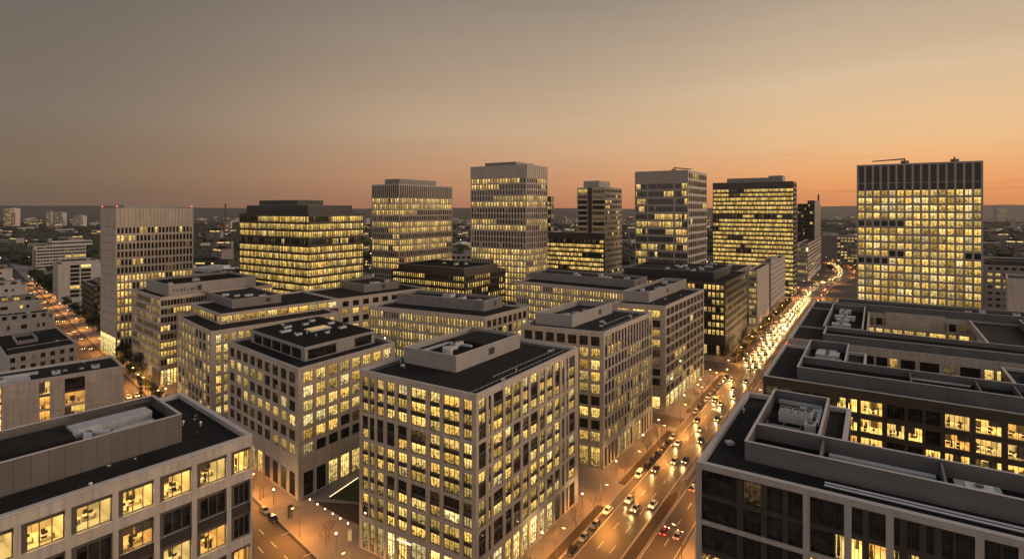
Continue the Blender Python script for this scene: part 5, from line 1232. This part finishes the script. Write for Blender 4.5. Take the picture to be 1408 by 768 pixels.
# ================================================================== air, sky, sun, camera
HAZE = 0.00002
if HAZE:
    mb = MB(); mb.box(-6200, 6200, -300, 8600, -1.5, 230); o = mb.build('haze', []); o['kind'] = 'stuff'
    m, nt = nodes('evening_haze'); g = NG(nt); v_ = g.n('ShaderNodeVolumePrincipled', {'Color': (.85, .75, .66, 1), 'Density': HAZE, 'Anisotropy': .3}); oo = g.n('ShaderNodeOutputMaterial'); nt.links.new(v_.outputs[0], oo.inputs['Volume']); o.data.materials.append(m)
W = bpy.data.worlds.new('World'); S.world = W; W.use_nodes = True; nt = W.node_tree; nt.nodes.clear(); g = NG(nt)
SUN_AZ, SUN_EL = rad(38), rad(2.)
def lin(*c): return tuple(((x / 255 + .055) / 1.055) ** 2.4 if x > 10 else x / 255 / 12.92 for x in c)
tc = g.n('ShaderNodeTexCoord'); xyz = g.n('ShaderNodeSeparateXYZ', {0: tc.outputs['Generated']})
el = g.m('DIVIDE', g.m('ARCSINE', xyz.outputs[2]), rad(90), clamp=True)
hl = g.m('MAXIMUM', g.m('SQRT', g.m('ADD', g.m('MULTIPLY', xyz.outputs[0], xyz.outputs[0]), g.m('MULTIPLY', xyz.outputs[1], xyz.outputs[1]))), 1e-4)
ca = g.m('DIVIDE', g.m('ADD', g.m('MULTIPLY', xyz.outputs[0], math.sin(SUN_AZ)), g.m('MULTIPLY', xyz.outputs[1], math.cos(SUN_AZ))), hl)
az = g.m('DIVIDE', g.m('ARCCOSINE', g.m('MINIMUM', g.m('MAXIMUM', ca, -1.), 1.)), math.pi)   # 0 at the afterglow, 1 opposite
E = lambda d: d / 90.
ZEN = lin(84, 100, 128)
glow = g.ramp(el, [(0, lin(222, 136, 82)), (E(2.5), lin(236, 162, 104)), (E(6), lin(236, 192, 142)), (E(11), lin(220, 191, 156)), (E(20), lin(172, 156, 138)), (E(38), lin(110, 110, 116)), (1, ZEN)])
mid = g.ramp(el, [(0, lin(186, 124, 92)), (E(3), lin(202, 149, 112)), (E(8), lin(200, 169, 137)), (E(14), lin(175, 154, 132)), (E(21), lin(146, 134, 121)), (E(38), lin(100, 103, 112)), (1, ZEN)])
dusk = g.ramp(el, [(0, lin(106, 89, 75)), (E(3), lin(124, 106, 87)), (E(8), lin(125, 112, 99)), (E(20), lin(106, 100, 94)), (E(38), lin(90, 95, 106)), (1, ZEN)])
back = g.ramp(el, [(0, lin(212, 196, 184)), (E(20), lin(220, 205, 194)), (E(45), lin(124, 125, 134)), (1, ZEN)])  # unseen sky behind the camera, brightened to lift the facades facing it
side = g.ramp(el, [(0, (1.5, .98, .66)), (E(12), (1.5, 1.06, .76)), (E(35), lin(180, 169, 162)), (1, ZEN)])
def sstep(x, a, b_):
    nd = g.n('ShaderNodeMapRange', {'Value': x, 'From Min': a, 'From Max': b_}, interpolation_type='SMOOTHSTEP'); return nd.outputs[0]
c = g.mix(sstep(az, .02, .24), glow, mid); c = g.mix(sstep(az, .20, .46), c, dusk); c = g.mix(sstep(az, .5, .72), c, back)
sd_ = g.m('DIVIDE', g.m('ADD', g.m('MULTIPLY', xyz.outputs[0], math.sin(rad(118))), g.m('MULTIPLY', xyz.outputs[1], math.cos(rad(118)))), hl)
c = g.mix(sstep(sd_, .3, .75), c, side)   # sky out of view, made brighter and warmer to light the street-side facades
cl = g.n('ShaderNodeMapping', {'Vector': tc.outputs['Generated'], 'Scale': (1.6, 1.6, 16.)})
cn = g.n('ShaderNodeTexNoise', {'Vector': cl.outputs[0], 'Scale': 1.7, 'Detail': 5., 'Roughness': .55})
c = g.mix(g.m('MULTIPLY', g.m('MULTIPLY_ADD', cn.outputs['Fac'], 2.2, -.75, clamp=True), .10), c, lin(120, 96, 84))
st2 = g.n('ShaderNodeMapping', {'Vector': tc.outputs['Generated'], 'Scale': (2.4, 2.4, 95.)})
sn = g.n('ShaderNodeTexNoise', {'Vector': st2.outputs[0], 'Scale': 1.3, 'Detail': 3.})
lowb = g.m('MULTIPLY', sstep(el, .004, .014), g.m('SUBTRACT', 1., sstep(el, .03, .075)))
c = g.mix(g.m('MULTIPLY', g.m('MULTIPLY', g.m('MULTIPLY_ADD', sn.outputs['Fac'], 6., -3.6, clamp=True), lowb), .30), c, lin(150, 98, 70))
sky = g.n('ShaderNodeTexSky', sky_type='NISHITA', sun_disc=False, sun_elevation=SUN_EL, sun_rotation=SUN_AZ, altitude=100., dust_density=3.)
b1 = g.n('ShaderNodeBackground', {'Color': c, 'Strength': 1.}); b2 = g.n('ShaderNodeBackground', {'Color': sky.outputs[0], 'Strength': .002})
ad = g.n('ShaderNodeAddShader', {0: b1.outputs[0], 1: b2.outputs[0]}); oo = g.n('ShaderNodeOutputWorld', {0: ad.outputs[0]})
sl = bpy.data.lights.new('sun', 'SUN'); sl.energy = 1.35; sl.angle = rad(30); sl.color = (1., .74, .54); so = bpy.data.objects.new('sun', sl); COL.objects.link(so)
sdir = Vector((math.sin(rad(72)), math.cos(rad(72)), math.tan(rad(16)))).normalized()
so.rotation_euler = sdir.to_track_quat('Z', 'Y').to_euler()
cd = bpy.data.cameras.new('camera'); cam = bpy.data.objects.new('camera', cd); COL.objects.link(cam); S.camera = cam
cam.location = (0, 0, HC); cam.rotation_euler = (rad(90), 0, 0); cd.sensor_width = 36; cd.lens = 36 * F / 1408; cd.shift_y = -(384 - YH) / 1408; cd.clip_start = .5; cd.clip_end = 40000
vs = S.view_settings; S.display_settings.display_device = 'sRGB'; vs.view_transform = 'Standard'; vs.look = 'None'; vs.exposure = 0; vs.gamma = 1; vs.use_curve_mapping = False
cy = S.cycles; cy.max_bounces = 6; cy.diffuse_bounces = 3; cy.glossy_bounces = 3; cy.transparent_max_bounces = 12; cy.volume_bounces = 0; cy.sample_clamp_indirect = 4; cy.sample_clamp_direct = 0; cy.use_light_tree = True; cy.caustics_reflective = False; cy.caustics_refractive = False
